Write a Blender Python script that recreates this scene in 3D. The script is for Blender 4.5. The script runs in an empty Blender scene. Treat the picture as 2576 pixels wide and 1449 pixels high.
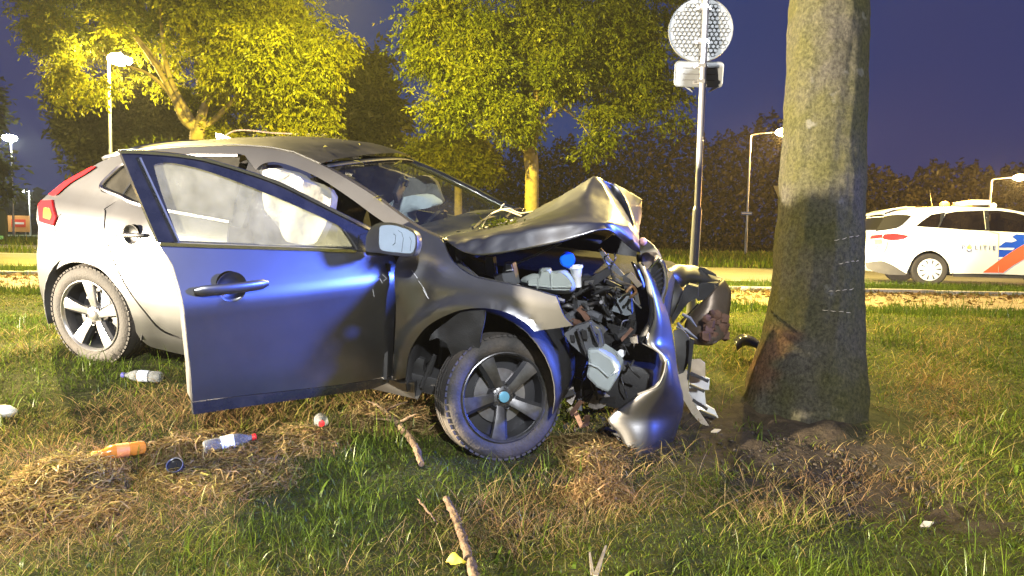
import bpy, bmesh, math, random
import numpy as np
from mathutils import Vector, Matrix
from mathutils.geometry import delaunay_2d_cdt
from math import sin, cos, pi, radians, atan2, sqrt, hypot

random.seed(7)
RNG = np.random.default_rng(11)
SC = bpy.context.scene
COL = SC.collection

# ---------------------------------------------------------------- camera
PITCH, ROLL, EYE = radians(4.1), radians(1.2), 1.1
FPX, CX, CY = 1717.0, 1288.0, 724.5          # a 24 mm lens on full frame, in reference pixels
CAM = np.array([0.0, 0.0, EYE])
FW = np.array([0.0, cos(PITCH), -sin(PITCH)])
_rt = np.array([1.0, 0.0, 0.0]); _up = np.cross(_rt, FW)
RT = _rt * cos(ROLL) + _up * sin(ROLL)
UPV = _up * cos(ROLL) - _rt * sin(ROLL)
cam = bpy.data.cameras.new('camera'); camo = bpy.data.objects.new('camera', cam); COL.objects.link(camo)
cam.lens = 24.0; cam.sensor_width = 36.0; cam.clip_start = 0.05; cam.clip_end = 3000
m = Matrix.Identity(4)
for i in range(3):
    m[i][0], m[i][1], m[i][2], m[i][3] = RT[i], UPV[i], -FW[i], CAM[i]
camo.matrix_world = m
SC.camera = camo

# ---------------------------------------------------------------- sky, lights, exposure
SC.view_settings.view_transform = 'Standard'; SC.view_settings.look = 'None'
SC.view_settings.exposure = 0.15; SC.view_settings.gamma = 1.0; SC.view_settings.use_curve_mapping = False
SC.cycles.use_denoising = True
SC.cycles.max_bounces = 6; SC.cycles.diffuse_bounces = 2; SC.cycles.glossy_bounces = 3
SC.cycles.transmission_bounces = 5; SC.cycles.transparent_max_bounces = 10; SC.cycles.volume_bounces = 0
SC.cycles.sample_clamp_indirect = 4.0
SC.cycles.caustics_reflective = False; SC.cycles.caustics_refractive = False
W = bpy.data.worlds.new('World'); SC.world = W; W.use_nodes = True
nt = W.node_tree; nt.nodes.clear()
_o = nt.nodes.new('ShaderNodeOutputWorld'); _b = nt.nodes.new('ShaderNodeBackground')
_tc = nt.nodes.new('ShaderNodeTexCoord'); _sx = nt.nodes.new('ShaderNodeSeparateXYZ')
_r = nt.nodes.new('ShaderNodeValToRGB')
_r.color_ramp.elements[0].position = 0.0; _r.color_ramp.elements[0].color = (.028, .042, .108, 1)
_r.color_ramp.elements[1].position = 0.62; _r.color_ramp.elements[1].color = (.004, .020, .12, 1)
_e = _r.color_ramp.elements.new(.16); _e.color = (.012, .034, .145, 1)
nt.links.new(_tc.outputs['Generated'], _sx.inputs[0]); nt.links.new(_sx.outputs['Z'], _r.inputs[0])
# twilight is bluer to one side and dusk-mauve with town glow to the other
_mx = nt.nodes.new('ShaderNodeMix'); _mx.data_type = 'RGBA'
_mr = nt.nodes.new('ShaderNodeMapRange'); _mr.inputs[1].default_value = .2; _mr.inputs[2].default_value = .5
_ab = nt.nodes.new('ShaderNodeMath'); _ab.operation = 'ABSOLUTE'
nt.links.new(_sx.outputs['X'], _ab.inputs[0]); nt.links.new(_ab.outputs[0], _mr.inputs[0])
_mx.inputs[7].default_value = (.018, .026, .118, 1)
_fm = nt.nodes.new('ShaderNodeMath'); _fm.operation = 'MULTIPLY'; _fm.inputs[1].default_value = .85
nt.links.new(_mr.outputs[0], _fm.inputs[0]); nt.links.new(_fm.outputs[0], _mx.inputs[0])
nt.links.new(_r.outputs[0], _mx.inputs[6]); nt.links.new(_mx.outputs[2], _b.inputs[0])
_b.inputs[1].default_value = 1.0
nt.links.new(_b.outputs[0], _o.inputs[0])


def at(px, py, z):
    return CAM + FW * z + RT * ((px - CX) / FPX * z) - UPV * ((py - CY) / FPX * z)


def ray(px, py):
    return FW + RT * ((px - CX) / FPX) - UPV * ((py - CY) / FPX)


def lamp(name, kind, loc, power, color, radius=.1, target=None, angle=60, blend=.5):
    l = bpy.data.lights.new(name, kind); l.energy = power; l.color = color
    if kind != 'AREA':
        l.shadow_soft_size = radius
    o = bpy.data.objects.new(name, l); COL.objects.link(o); o.location = loc
    if kind == 'SPOT':
        l.spot_size = radians(angle); l.spot_blend = blend
    if target is not None:
        o.rotation_euler = (Vector(target) - Vector(loc)).to_track_quat('-Z', 'Y').to_euler()
    return o


# vehicle headlights out of frame on the left, and a patrol car's blue beacon out of frame on the right
lamp('rescue_headlight', 'SPOT', (-14.0, -1.6, 1.5), 98000, (1, .85, .62), .22, (-.4, 3.3, .45), 46, .35)
lamp('patrol_blue_beacon', 'SPOT', (9.5, 3.0, 2.7), 19000, (.08, .16, 1.0), .5, (-.6, 3.02, .86), 17, 1.0)
lamp('fill_behind_camera', 'POINT', (2.6, -10.0, 8.5), 15000, (.92, .94, .96), .2)  # added neutral fill light, no lamp is seen behind the viewpoint
# sodium street lamps of the same road that stand outside the frame, plus a verge fill
lamp('road_lamp_east', 'SPOT', (5.4, 11.2, 7.6), 7000, (1, .76, .22), .15, (4.6, 9.0, 0), 150, .6)
lamp('verge_fill', 'SPOT', (.6, 9.6, 7.3), 17000, (1, .79, .16), .15, (.9, 9.2, 0), 74, .8)  # added light to brighten the verge strip, no such lamp seen
lamp('road_lamp_middle', 'SPOT', (-4.4, 14.6, 7.0), 28000, (1, .80, .06), .15, (-4.0, 19.0, 1.5), 165, .6)
lamp('road_lamp_west', 'SPOT', (-8.4, 10.6, 7.8), 23000, (1, .79, .28), .15, (-1.5, 4.5, 0), 150, .6)


# ---------------------------------------------------------------- object helpers
def tag(o, label=None, cat=None, group=None, kind=None):
    if label: o['label'] = label
    if cat: o['category'] = cat
    if group: o['group'] = group
    if kind: o['kind'] = kind
    return o


def thing(name, loc, label, cat, group=None):
    o = bpy.data.objects.new(name, None); COL.objects.link(o); o.location = Vector(loc)
    o.empty_display_size = .2
    return tag(o, label, cat, group)


def wloc(o):
    v = Vector((0, 0, 0))
    while o is not None:
        v = v + o.location; o = o.parent
    return v


def mk(name, V, Fc, mat, parent=None, smooth=True, angle=40, sub=0, base=None, local=False):
    """mesh object from world-space verts; a child keeps its verts relative to its parent"""
    me = bpy.data.meshes.new(name)
    V = np.asarray(V, float).reshape(-1, 3)
    org = np.array(wloc(parent)) if parent is not None else (np.asarray(base, float) if base is not None else np.zeros(3))
    if not local:
        V = V - org
    me.from_pydata(V.tolist(), [], [list(map(int, f)) for f in Fc])
    me.validate()
    if mat is not None:
        for mm in (mat if isinstance(mat, (list, tuple)) else [mat]):
            me.materials.append(mm)
    if smooth:
        me.polygons.foreach_set('use_smooth', [True] * len(me.polygons))
        if angle: me.set_sharp_from_angle(angle=radians(angle))
    o = bpy.data.objects.new(name, me); COL.objects.link(o)
    if parent is not None: o.parent = parent
    elif base is not None and not local: o.location = Vector(org)
    if sub:
        md = o.modifiers.new('sub', 'SUBSURF'); md.levels = sub; md.render_levels = sub
    return o


def tri_mesh(name, V, Fa, mat, parent=None, attrs=None, smooth=False, base=None):
    """fast path for large numpy meshes: Fa is an (n,3) or (n,4) int array"""
    me = bpy.data.meshes.new(name)
    V = np.ascontiguousarray(V, np.float32); Fa = np.ascontiguousarray(Fa, np.int32)
    if parent is not None: V = V - np.array(wloc(parent), np.float32)
    elif base is not None: V = V - np.asarray(base, np.float32)
    n, k = Fa.shape
    me.vertices.add(len(V)); me.vertices.foreach_set('co', V.ravel())
    me.loops.add(n * k); me.loops.foreach_set('vertex_index', Fa.ravel())
    me.polygons.add(n); me.polygons.foreach_set('loop_start', np.arange(0, n * k, k, dtype=np.int32))
    me.update(calc_edges=True)
    if smooth: me.polygons.foreach_set('use_smooth', np.ones(n, bool))
    for an, av in (attrs or {}).items():
        a = me.attributes.new(an, 'FLOAT', 'POINT'); a.data.foreach_set('value', np.ascontiguousarray(av, np.float32))
    me.materials.append(mat)
    o = bpy.data.objects.new(name, me); COL.objects.link(o)
    if parent is not None: o.parent = parent
    elif base is not None: o.location = Vector(np.asarray(base, float))
    return o


def nrm(v):
    v = np.asarray(v, float); return v / (np.linalg.norm(v) + 1e-12)


def frame_of(d):
    d = nrm(d); a = np.array([0, 0, 1.0]) if abs(d[2]) < .9 else np.array([1.0, 0, 0])
    u = nrm(np.cross(a, d)); return d, u, np.cross(d, u)


class B:
    """collects simple solids into one mesh"""
    def __init__(s): s.V = []; s.F = []
    def add(s, V, F):
        n = len(s.V); s.V += [list(map(float, v)) for v in V]; s.F += [[i + n for i in f] for f in F]; return s
    def tube(s, P, R, n=8, cap=True):
        P = [np.asarray(p, float) for p in P]
        if not hasattr(R, '__len__'): R = [R] * len(P)
        V = []; F = []; u = None
        for i, p in enumerate(P):
            d = nrm((P[min(i + 1, len(P) - 1)] - P[max(i - 1, 0)]))
            if u is None: _, u, v = frame_of(d)
            else:
                u = nrm(u - d * (u @ d)); v = np.cross(d, u)
            for k in range(n):
                a = 2 * pi * k / n; V.append(p + (u * cos(a) + v * sin(a)) * R[i])
        for i in range(len(P) - 1):
            for k in range(n):
                a, b = i * n + k, i * n + (k + 1) % n; F.append([a, b, b + n, a + n])
        if cap:
            F.append(list(range(n))[::-1]); F.append([(len(P) - 1) * n + k for k in range(n)])
        return s.add(V, F)
    def box(s, c, ex, ey, ez):
        """centre and three half-extent vectors"""
        c, ex, ey, ez = (np.asarray(q, float) for q in (c, ex, ey, ez))
        V = [c + ex * i + ey * j + ez * k for k in (-1, 1) for j in (-1, 1) for i in (-1, 1)]
        return s.add(V, [[0, 2, 3, 1], [4, 5, 7, 6], [0, 1, 5, 4], [2, 6, 7, 3], [0, 4, 6, 2], [1, 3, 7, 5]])
    def bbox(s, c, ex, ey, ez, bev=.2):
        """box with chamfered edges (bev as a share of the smallest half extent)"""
        c, ex, ey, ez = (np.asarray(q, float) for q in (c, ex, ey, ez))
        L = [np.linalg.norm(e) for e in (ex, ey, ez)]; b = bev * min(L)
        bm = bmesh.new(); bmesh.ops.create_cube(bm, size=2.0)
        for v in bm.verts: v.co = Vector((v.co.x * L[0], v.co.y * L[1], v.co.z * L[2]))
        bmesh.ops.bevel(bm, geom=bm.edges[:], offset=b, segments=2, affect='EDGES', profile=.5)
        bm.verts.index_update()
        V = [c + nrm(ex) * v.co.x + nrm(ey) * v.co.y + nrm(ez) * v.co.z for v in bm.verts]
        F = [[v.index for v in f.verts] for f in bm.faces]; bm.free()
        return s.add(V, F)
    def lathe(s, c, ax, prof, n=24, cap0=True, cap1=True, u=None):
        """prof = [(distance along ax, radius)]"""
        c = np.asarray(c, float); d, uu, vv = frame_of(ax)
        if u is not None: uu = nrm(u); vv = np.cross(d, uu)
        V = []; F = []
        for (t, r) in prof:
            for k in range(n):
                a = 2 * pi * k / n; V.append(c + d * t + (uu * cos(a) + vv * sin(a)) * r)
        for i in range(len(prof) - 1):
            for k in range(n):
                a, b = i * n + k, i * n + (k + 1) % n; F.append([a, b, b + n, a + n])
        if cap0: F.append(list(range(n))[::-1])
        if cap1: F.append([(len(prof) - 1) * n + k for k in range(n)])
        return s.add(V, F)
    def ball(s, c, r, n=10, jit=0, sq=(1, 1, 1)):
        V = []; F = []; c = np.asarray(c, float); h = n // 2
        for i in range(1, h):
            t = pi * i / h
            for k in range(n):
                a = 2 * pi * k / n; j = 1 + random.uniform(-jit, jit)
                V.append(c + np.array([sin(t) * cos(a) * sq[0], sin(t) * sin(a) * sq[1], cos(t) * sq[2]]) * r * j)
        V += [c + np.array([0, 0, r * sq[2]]), c - np.array([0, 0, r * sq[2]])]; T = len(V) - 2
        for i in range(h - 2):
            for k in range(n):
                a, b = i * n + k, i * n + (k + 1) % n; F.append([a, a + n, b + n, b])
        for k in range(n):
            F.append([T, k, (k + 1) % n]); F.append([T + 1, (h - 2) * n + (k + 1) % n, (h - 2) * n + k])
        return s.add(V, F)
    def prism(s, P, off):
        """closed polygon P (3d) pushed by vector off"""
        P = [np.asarray(p, float) for p in P]; n = len(P); off = np.asarray(off, float)
        V = P + [p + off for p in P]
        F = [list(range(n)), [n + i for i in range(n)][::-1]] + [[i, i + n, (i + 1) % n + n, (i + 1) % n] for i in range(n)]
        return s.add(V, F)
    def out(s, name, mat, parent=None, **k): return mk(name, s.V, s.F, mat, parent, **k)


# ---------------------------------------------------------------- materials
def mat(name, col, rough=.5, metal=0.0, var=0.0, vscale=20, bump=0.0, bscale=60, coat=0.0, dirt=None, dscale=4, damt=.5, spec=.5, emit=None, estr=0, trans=0, island=0.0):
    M = bpy.data.materials.new(name); M.use_nodes = True; N = M.node_tree.nodes; L = M.node_tree.links
    P = N['Principled BSDF']; P.inputs['Roughness'].default_value = rough; P.inputs['Metallic'].default_value = metal
    P.inputs['Specular IOR Level'].default_value = spec; P.inputs['Coat Weight'].default_value = coat; P.inputs['Coat Roughness'].default_value = .06
    c4 = tuple(col) + (1,); P.inputs['Base Color'].default_value = c4
    geo = N.new('ShaderNodeTexCoord')
    src = None
    if var:
        t = N.new('ShaderNodeTexNoise'); t.inputs['Scale'].default_value = vscale; t.inputs['Detail'].default_value = 5
        L.new(geo.outputs['Object'], t.inputs['Vector'])
        h = N.new('ShaderNodeHueSaturation'); h.inputs['Color'].default_value = c4
        mr = N.new('ShaderNodeMapRange'); mr.inputs[1].default_value = .3; mr.inputs[2].default_value = .7
        mr.inputs[3].default_value = 1 - var; mr.inputs[4].default_value = 1 + var
        L.new(t.outputs['Fac'], mr.inputs[0]); L.new(mr.outputs[0], h.inputs['Value']); src = h.outputs[0]
        if island:
            g = N.new('ShaderNodeNewGeometry'); mi = N.new('ShaderNodeMath'); mi.operation = 'MULTIPLY_ADD'
            mi.inputs[1].default_value = island; mi.inputs[2].default_value = .5 - island / 2
            L.new(g.outputs['Random Per Island'], mi.inputs[0]); L.new(mi.outputs[0], h.inputs['Hue'])
    if dirt:
        t = N.new('ShaderNodeTexNoise'); t.inputs['Scale'].default_value = dscale; t.inputs['Detail'].default_value = 8; t.inputs['Roughness'].default_value = .65
        L.new(geo.outputs['Object'], t.inputs['Vector'])
        mr = N.new('ShaderNodeMapRange'); mr.inputs[1].default_value = .45; mr.inputs[2].default_value = .72; mr.inputs[3].default_value = 0; mr.inputs[4].default_value = damt
        L.new(t.outputs['Fac'], mr.inputs[0])
        mx = N.new('ShaderNodeMix'); mx.data_type = 'RGBA'; L.new(mr.outputs[0], mx.inputs[0])
        if src is not None: L.new(src, mx.inputs[6])
        else: mx.inputs[6].default_value = c4
        mx.inputs[7].default_value = tuple(dirt) + (1,); src = mx.outputs[2]
    if src is not None: L.new(src, P.inputs['Base Color'])
    if bump:
        t = N.new('ShaderNodeTexNoise'); t.inputs['Scale'].default_value = bscale; t.inputs['Detail'].default_value = 6
        L.new(geo.outputs['Object'], t.inputs['Vector'])
        b = N.new('ShaderNodeBump'); b.inputs['Strength'].default_value = bump; b.inputs['Distance'].default_value = .02
        L.new(t.outputs['Fac'], b.inputs['Height']); L.new(b.outputs[0], P.inputs['Normal'])
    if emit:
        P.inputs['Emission Color'].default_value = tuple(emit) + (1,); P.inputs['Emission Strength'].default_value = estr
    if trans:
        P.inputs['Transmission Weight'].default_value = trans
    return M


def glass_mat(name, tint=(.85, .9, .88), dust=0.0, dcol=(.6, .6, .55), dscale=6, refl=1.0, streak=False):
    """thin pane: clear, fresnel mirror, and dusty film that scatters what light falls on it from either side"""
    M = bpy.data.materials.new(name); M.use_nodes = True; N = M.node_tree.nodes; L = M.node_tree.links; N.clear()
    o = N.new('ShaderNodeOutputMaterial'); tr = N.new('ShaderNodeBsdfTransparent'); tr.inputs[0].default_value = tuple(tint) + (1,)
    gl = N.new('ShaderNodeBsdfGlossy'); gl.inputs['Roughness'].default_value = .03
    fr = N.new('ShaderNodeFresnel'); fr.inputs[0].default_value = 1.5
    fm = N.new('ShaderNodeMath'); fm.operation = 'MULTIPLY'; fm.inputs[1].default_value = 1.5 * refl; fm.use_clamp = True
    L.new(fr.outputs[0], fm.inputs[0])
    mx = N.new('ShaderNodeMixShader'); L.new(fm.outputs[0], mx.inputs[0]); L.new(tr.outputs[0], mx.inputs[1]); L.new(gl.outputs[0], mx.inputs[2])
    out = mx.outputs[0]
    if dust:
        df = N.new('ShaderNodeBsdfDiffuse'); df.inputs[0].default_value = tuple(dcol) + (1,)
        tl = N.new('ShaderNodeBsdfTranslucent'); tl.inputs[0].default_value = tuple(dcol) + (1,)
        m2 = N.new('ShaderNodeMixShader'); m2.inputs[0].default_value = .5; L.new(df.outputs[0], m2.inputs[1]); L.new(tl.outputs[0], m2.inputs[2])
        tc = N.new('ShaderNodeTexCoord'); t = N.new('ShaderNodeTexNoise'); t.inputs['Scale'].default_value = dscale; t.inputs['Detail'].default_value = 9; t.inputs['Roughness'].default_value = .7
        L.new(tc.outputs['Object'], t.inputs['Vector'])
        mr = N.new('ShaderNodeMapRange'); mr.inputs[1].default_value = .35; mr.inputs[2].default_value = .7; mr.inputs[3].default_value = dust * .45; mr.inputs[4].default_value = dust
        L.new(t.outputs['Fac'], mr.inputs[0])
        m3 = N.new('ShaderNodeMixShader'); L.new(mr.outputs[0], m3.inputs[0]); L.new(out, m3.inputs[1]); L.new(m2.outputs[0], m3.inputs[2]); out = m3.outputs[0]
    L.new(out, o.inputs[0]); return M


def leaf_mat(name, cols, trans=.45, nscale=.6):
    """leaf colours picked per leaf and drifting through the crown; half the light goes through"""
    M = bpy.data.materials.new(name); M.use_nodes = True; N = M.node_tree.nodes; L = M.node_tree.links; N.clear()
    o = N.new('ShaderNodeOutputMaterial'); g = N.new('ShaderNodeNewGeometry'); tc = N.new('ShaderNodeTexCoord')
    t = N.new('ShaderNodeTexNoise'); t.inputs['Scale'].default_value = nscale; L.new(tc.outputs['Object'], t.inputs['Vector'])
    a = N.new('ShaderNodeMath'); a.operation = 'MULTIPLY_ADD'; a.inputs[1].default_value = .38; L.new(g.outputs['Random Per Island'], a.inputs[0])
    b = N.new('ShaderNodeMath'); b.operation = 'MULTIPLY'; b.inputs[1].default_value = .66; L.new(t.outputs['Fac'], b.inputs[0]); L.new(b.outputs[0], a.inputs[2])
    r = N.new('ShaderNodeValToRGB'); E = r.color_ramp.elements
    E[0].position = 0.15; E[0].color = tuple(cols[0]) + (1,); E[1].position = .95; E[1].color = tuple(cols[-1]) + (1,)
    for i, c in enumerate(cols[1:-1]):
        e = E.new(.15 + .8 * (i + 1) / (len(cols) - 1)); e.color = tuple(c) + (1,)
    L.new(a.outputs[0], r.inputs[0])
    d = N.new('ShaderNodeBsdfDiffuse'); tl = N.new('ShaderNodeBsdfTranslucent'); gl = N.new('ShaderNodeBsdfGlossy'); gl.inputs['Roughness'].default_value = .45
    gl.inputs[0].default_value = (.5, .5, .5, 1)
    L.new(r.outputs[0], d.inputs[0]); L.new(r.outputs[0], tl.inputs[0])
    m1 = N.new('ShaderNodeMixShader'); m1.inputs[0].default_value = trans; L.new(d.outputs[0], m1.inputs[1]); L.new(tl.outputs[0], m1.inputs[2])
    m2 = N.new('ShaderNodeMixShader'); m2.inputs[0].default_value = .02; L.new(m1.outputs[0], m2.inputs[1]); L.new(gl.outputs[0], m2.inputs[2])
    L.new(m2.outputs[0], o.inputs[0]); return M


def smoothstep(a, b, x):
    t = np.clip((x - a) / (b - a), 0, 1); return t * t * (3 - 2 * t)


# ---------------------------------------------------------------- traced panels on curved surfaces
def cr_smooth(P, sub=4, corner=42):
    """round a closed outline between its corners"""
    P = [np.array(p, float) for p in P]; n = len(P); out = []
    def turn(i):
        a = P[i] - P[i - 1]; b = P[(i + 1) % n] - P[i]
        c = (a @ b) / (np.linalg.norm(a) * np.linalg.norm(b) + 1e-9); return math.degrees(math.acos(max(-1, min(1, c))))
    cor = [turn(i) > corner for i in range(n)]
    for i in range(n):
        p1, p2 = P[i], P[(i + 1) % n]
        p0 = P[i - 1] if not cor[i] else p1 - (p2 - p1) * .5
        p3 = P[(i + 2) % n] if not cor[(i + 1) % n] else p2 + (p2 - p1) * .5
        for k in range(sub):
            t = k / sub
            out.append(.5 * ((2 * p1) + (p2 - p0) * t + (2 * p0 - 5 * p1 + 4 * p2 - p3) * t * t + (3 * p1 - p0 - 3 * p2 + p3) * t ** 3))
    return out


def cr_open(P, sub=6):
    P = [np.array(p, float) for p in P]; out = []
    Q = [2 * P[0] - P[1]] + P + [2 * P[-1] - P[-2]]
    for i in range(1, len(Q) - 2):
        p0, p1, p2, p3 = Q[i - 1:i + 3]
        for k in range(sub):
            t = k / sub
            out.append(.5 * ((2 * p1) + (p2 - p0) * t + (2 * p0 - 5 * p1 + 4 * p2 - p3) * t * t + (3 * p1 - p0 - 3 * p2 + p3) * t ** 3))
    out.append(P[-1]); return out


def inside(poly, x, y):
    P = np.asarray(poly); c = np.zeros(np.shape(x), bool); j = len(P) - 1
    for i in range(len(P)):
        xi, yi = P[i]; xj, yj = P[j]
        c ^= ((yi > y) != (yj > y)) & (x < (xj - xi) * (y - yi) / (yj - yi + 1e-15) + xi); j = i
    return c


class Surf:
    def __init__(s, P0, eu, ev, en, bulge): s.P0, s.eu, s.ev, s.en, s.bulge = P0, eu, ev, en, bulge
    def uv(s, px, py, off=0.0):
        d = ray(px, py); w = .8
        for _ in range(14):
            q = s.P0 + s.en * w; t = ((q - CAM) @ s.en) / (d @ s.en); p = CAM + d * t - s.P0
            u, v = float(p @ s.eu), float(p @ s.ev); w = .5 * w + .5 * (float(s.bulge(u, v)) + off)
        return u, v
    def xyz(s, u, v, off=0.0, side=1):
        return s.P0 + s.eu * u + s.ev * v + s.en * side * (float(s.bulge(u, v)) + off)
    def px(s, px, py, off=0.0): return s.xyz(*s.uv(px, py, off), off)


def panel(name, surf, pts, M, parent, thick=.008, off=0.0, res=.05, sub=4, corner=42, side=1, uvs=False, holes=(), angle=35, wob=0):
    """sheet with thickness, filled in from an outline, following the surface"""
    q = pts if uvs else [surf.uv(*p, off) for p in pts]
    loops = [cr_smooth(q, sub, corner) if sub > 1 else [np.array(p, float) for p in q]]
    for h in holes: loops.append(cr_smooth([surf.uv(*p, off) for p in h] if not uvs else h, sub, corner))
    vin = []; ed = []
    for lp in loops:
        n0 = len(vin); vin += [Vector((float(p[0]), float(p[1]))) for p in lp]; n = len(lp)
        ed += [(n0 + i, n0 + (i + 1) % n) for i in range(n)]
    lo = np.min(loops[0], 0); hi = np.max(loops[0], 0)
    gx, gy = np.meshgrid(np.arange(lo[0] + res / 2, hi[0], res), np.arange(lo[1] + res / 2, hi[1], res)); gx = gx.ravel(); gy = gy.ravel()
    ok = inside(loops[0], gx, gy)
    for h in loops[1:]: ok &= ~inside(h, gx, gy)
    allp = np.vstack(loops); dm = np.min(np.hypot(gx[:, None] - allp[None, :, 0], gy[:, None] - allp[None, :, 1]), 1)
    ok &= dm > res * .35
    vin += [Vector((float(a), float(b))) for a, b in zip(gx[ok], gy[ok])]
    V2, E2, F2, *_ = delaunay_2d_cdt(vin, ed, [], 0, 1e-6)
    fx_ = np.array([sum(V2[i].x for i in f) / len(f) for f in F2]); fy_ = np.array([sum(V2[i].y for i in f) / len(f) for f in F2])
    keep = inside(loops[0], fx_, fy_)
    for h in loops[1:]: keep &= ~inside(h, fx_, fy_)
    F2 = [f for f, k_ in zip(F2, keep) if k_]
    A = [surf.xyz(v.x, v.y, off + (wob * sin(v.x * 17 + v.y * 9) * sin(v.y * 13 - v.x * 5) if wob else 0), side) for v in V2]
    n = len(A); Bk = [a - surf.en * side * thick for a in A]
    # orientation: front faces look along +en*side
    F = []; cnt = {}
    for f in F2:
        a, b, c = (A[i] for i in f[:3]); f = list(f)
        if np.cross(b - a, c - a) @ (surf.en * side) < 0: f = f[::-1]
        F.append(f)
        for i in range(len(f)): cnt[(f[i], f[(i + 1) % len(f)])] = 1
    G = F + [[i + n for i in f[::-1]] for f in F]
    for (a, b) in cnt:
        if (b, a) not in cnt: G.append([b, a, a + n, b + n])
    return mk(name, A + Bk, G, M, parent, angle=angle)


def loft(name, rows, M, parent, thick=0, closed=False, **k):
    """grid of 3d points rows x cols"""
    R = np.array(rows, float); nr, nc, _ = R.shape
    V = R.reshape(-1, 3); F = []
    for i in range(nr - 1):
        for j in range(nc - (0 if closed else 1)):
            a, b = i * nc + j, i * nc + (j + 1) % nc; F.append([a, b, b + nc, a + nc])
    o = mk(name, V, F, M, parent, **k)
    if thick:
        md = o.modifiers.new('thick', 'SOLIDIFY'); md.thickness = thick; md.offset = 0
    return o


def strip(surf_pts, wid, nrmv, name, M, parent, h=.006):
    """flat moulding along a 3d polyline: wid across, h proud along nrmv"""
    P = [np.asarray(p, float) for p in surf_pts]; nv = nrm(nrmv); rows = []
    for i, p in enumerate(P):
        d = nrm(P[min(i + 1, len(P) - 1)] - P[max(i - 1, 0)]); s = nrm(np.cross(d, nv))
        rows.append([p - s * wid / 2, p - s * wid * .35 + nv * h, p + s * wid * .35 + nv * h, p + s * wid / 2])
    return loft(name, rows, M, parent)
# ================================================================ terrain
def G(x, y):
    x = np.asarray(x, float); y = np.asarray(y, float)
    yy = y - .33 * x
    z = .33 * smoothstep(2.6, 5.6, np.clip(yy, y - 1.3, y + 1.3)) + .05 * smoothstep(5.5, 8.0, y)
    n = .022 * np.sin(x * 2.1 + 1.3 * np.sin(y * 1.7)) * np.cos(y * 2.6 + .7) + .012 * np.sin(x * 5.3 + y * 3.1) * np.cos(y * 6.1 - x * 2.2)
    z = z + n * smoothstep(9, 6, y)
    z = z - .06 * np.exp(-((x - .05) / .35) ** 2 - ((y - 3.35) / .3) ** 2)         # rut under the front wheel
    return z


def gpt(px, py, dz=0.0):
    """where the view through a point meets the ground"""
    d = ray(px, py); t = 1.0
    for _ in range(60):
        p = CAM + d * t; e = p[2] - float(G(p[0], p[1])) - dz; t += e / max(.02, -d[2]) * .7
    return CAM + d * t


def soil_shade_amount(x, y):
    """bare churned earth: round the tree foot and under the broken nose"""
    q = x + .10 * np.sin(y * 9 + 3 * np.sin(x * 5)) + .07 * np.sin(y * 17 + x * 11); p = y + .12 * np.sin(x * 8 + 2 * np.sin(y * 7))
    s = 1.05 * np.exp(-((q - TX + .20 + .12 * (p - 3.4)) / (.42 + .10 * (p - 2.6))) ** 4 - ((p - 3.42) / .95) ** 6) + .8 * np.exp(-((x - .95) / .45) ** 2 - ((y - 3.6) / .35) ** 2)  # earth stretched forward to darken the ground where the trunk's shade falls
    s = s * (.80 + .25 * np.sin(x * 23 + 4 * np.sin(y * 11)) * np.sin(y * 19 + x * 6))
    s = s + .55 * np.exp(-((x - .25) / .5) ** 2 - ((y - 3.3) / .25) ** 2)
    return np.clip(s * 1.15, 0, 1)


def dry_amount(x, y):
    n = .34 + .26 * np.sin(x * 1.9 + 2.0 * np.sin(y * 1.1)) * np.sin(y * 2.4 + 1.1 * np.sin(x * 1.3)) + .22 * np.sin(x * 4.7 - y * 3.9)
    for (cx, cy, r, a) in DRY: n = n + a * np.exp(-((x - cx) ** 2 + (y - cy) ** 2) / r ** 2)
    return np.clip(n, 0, 1)


ZT = 4.25
_tb = at(2010, 1062, ZT); TX, TY = float(_tb[0]), float(_tb[1])
DRY = []
for (px, py, r, a) in ((180, 1215, .26, .9), (60, 1260, .30, .6), (520, 1120, .30, .7), (520, 1240, .28, .6), (260, 1310, .35, .5), (1520, 1260, .20, .9), (1350, 1330, .45, .6), (2300, 1220, .55, .55), (2400, 1060, .6, .4),
                       (1000, 1070, .30, .8), (1500, 1140, .35, .6), (2050, 1330, .4, .5), (700, 1090, .4, .4), (900, 1290, .4, -.5), (1250, 1170, .4, -.6), (2250, 1400, .5, -.7), (150, 1050, .5, -.5), (1800, 1400, .4, -.4), (900, 1060, .4, -.3)):
    d = ray(px, py); p = CAM + d * (-CAM[2] / d[2]); DRY.append((p[0], p[1], r, a))


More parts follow.
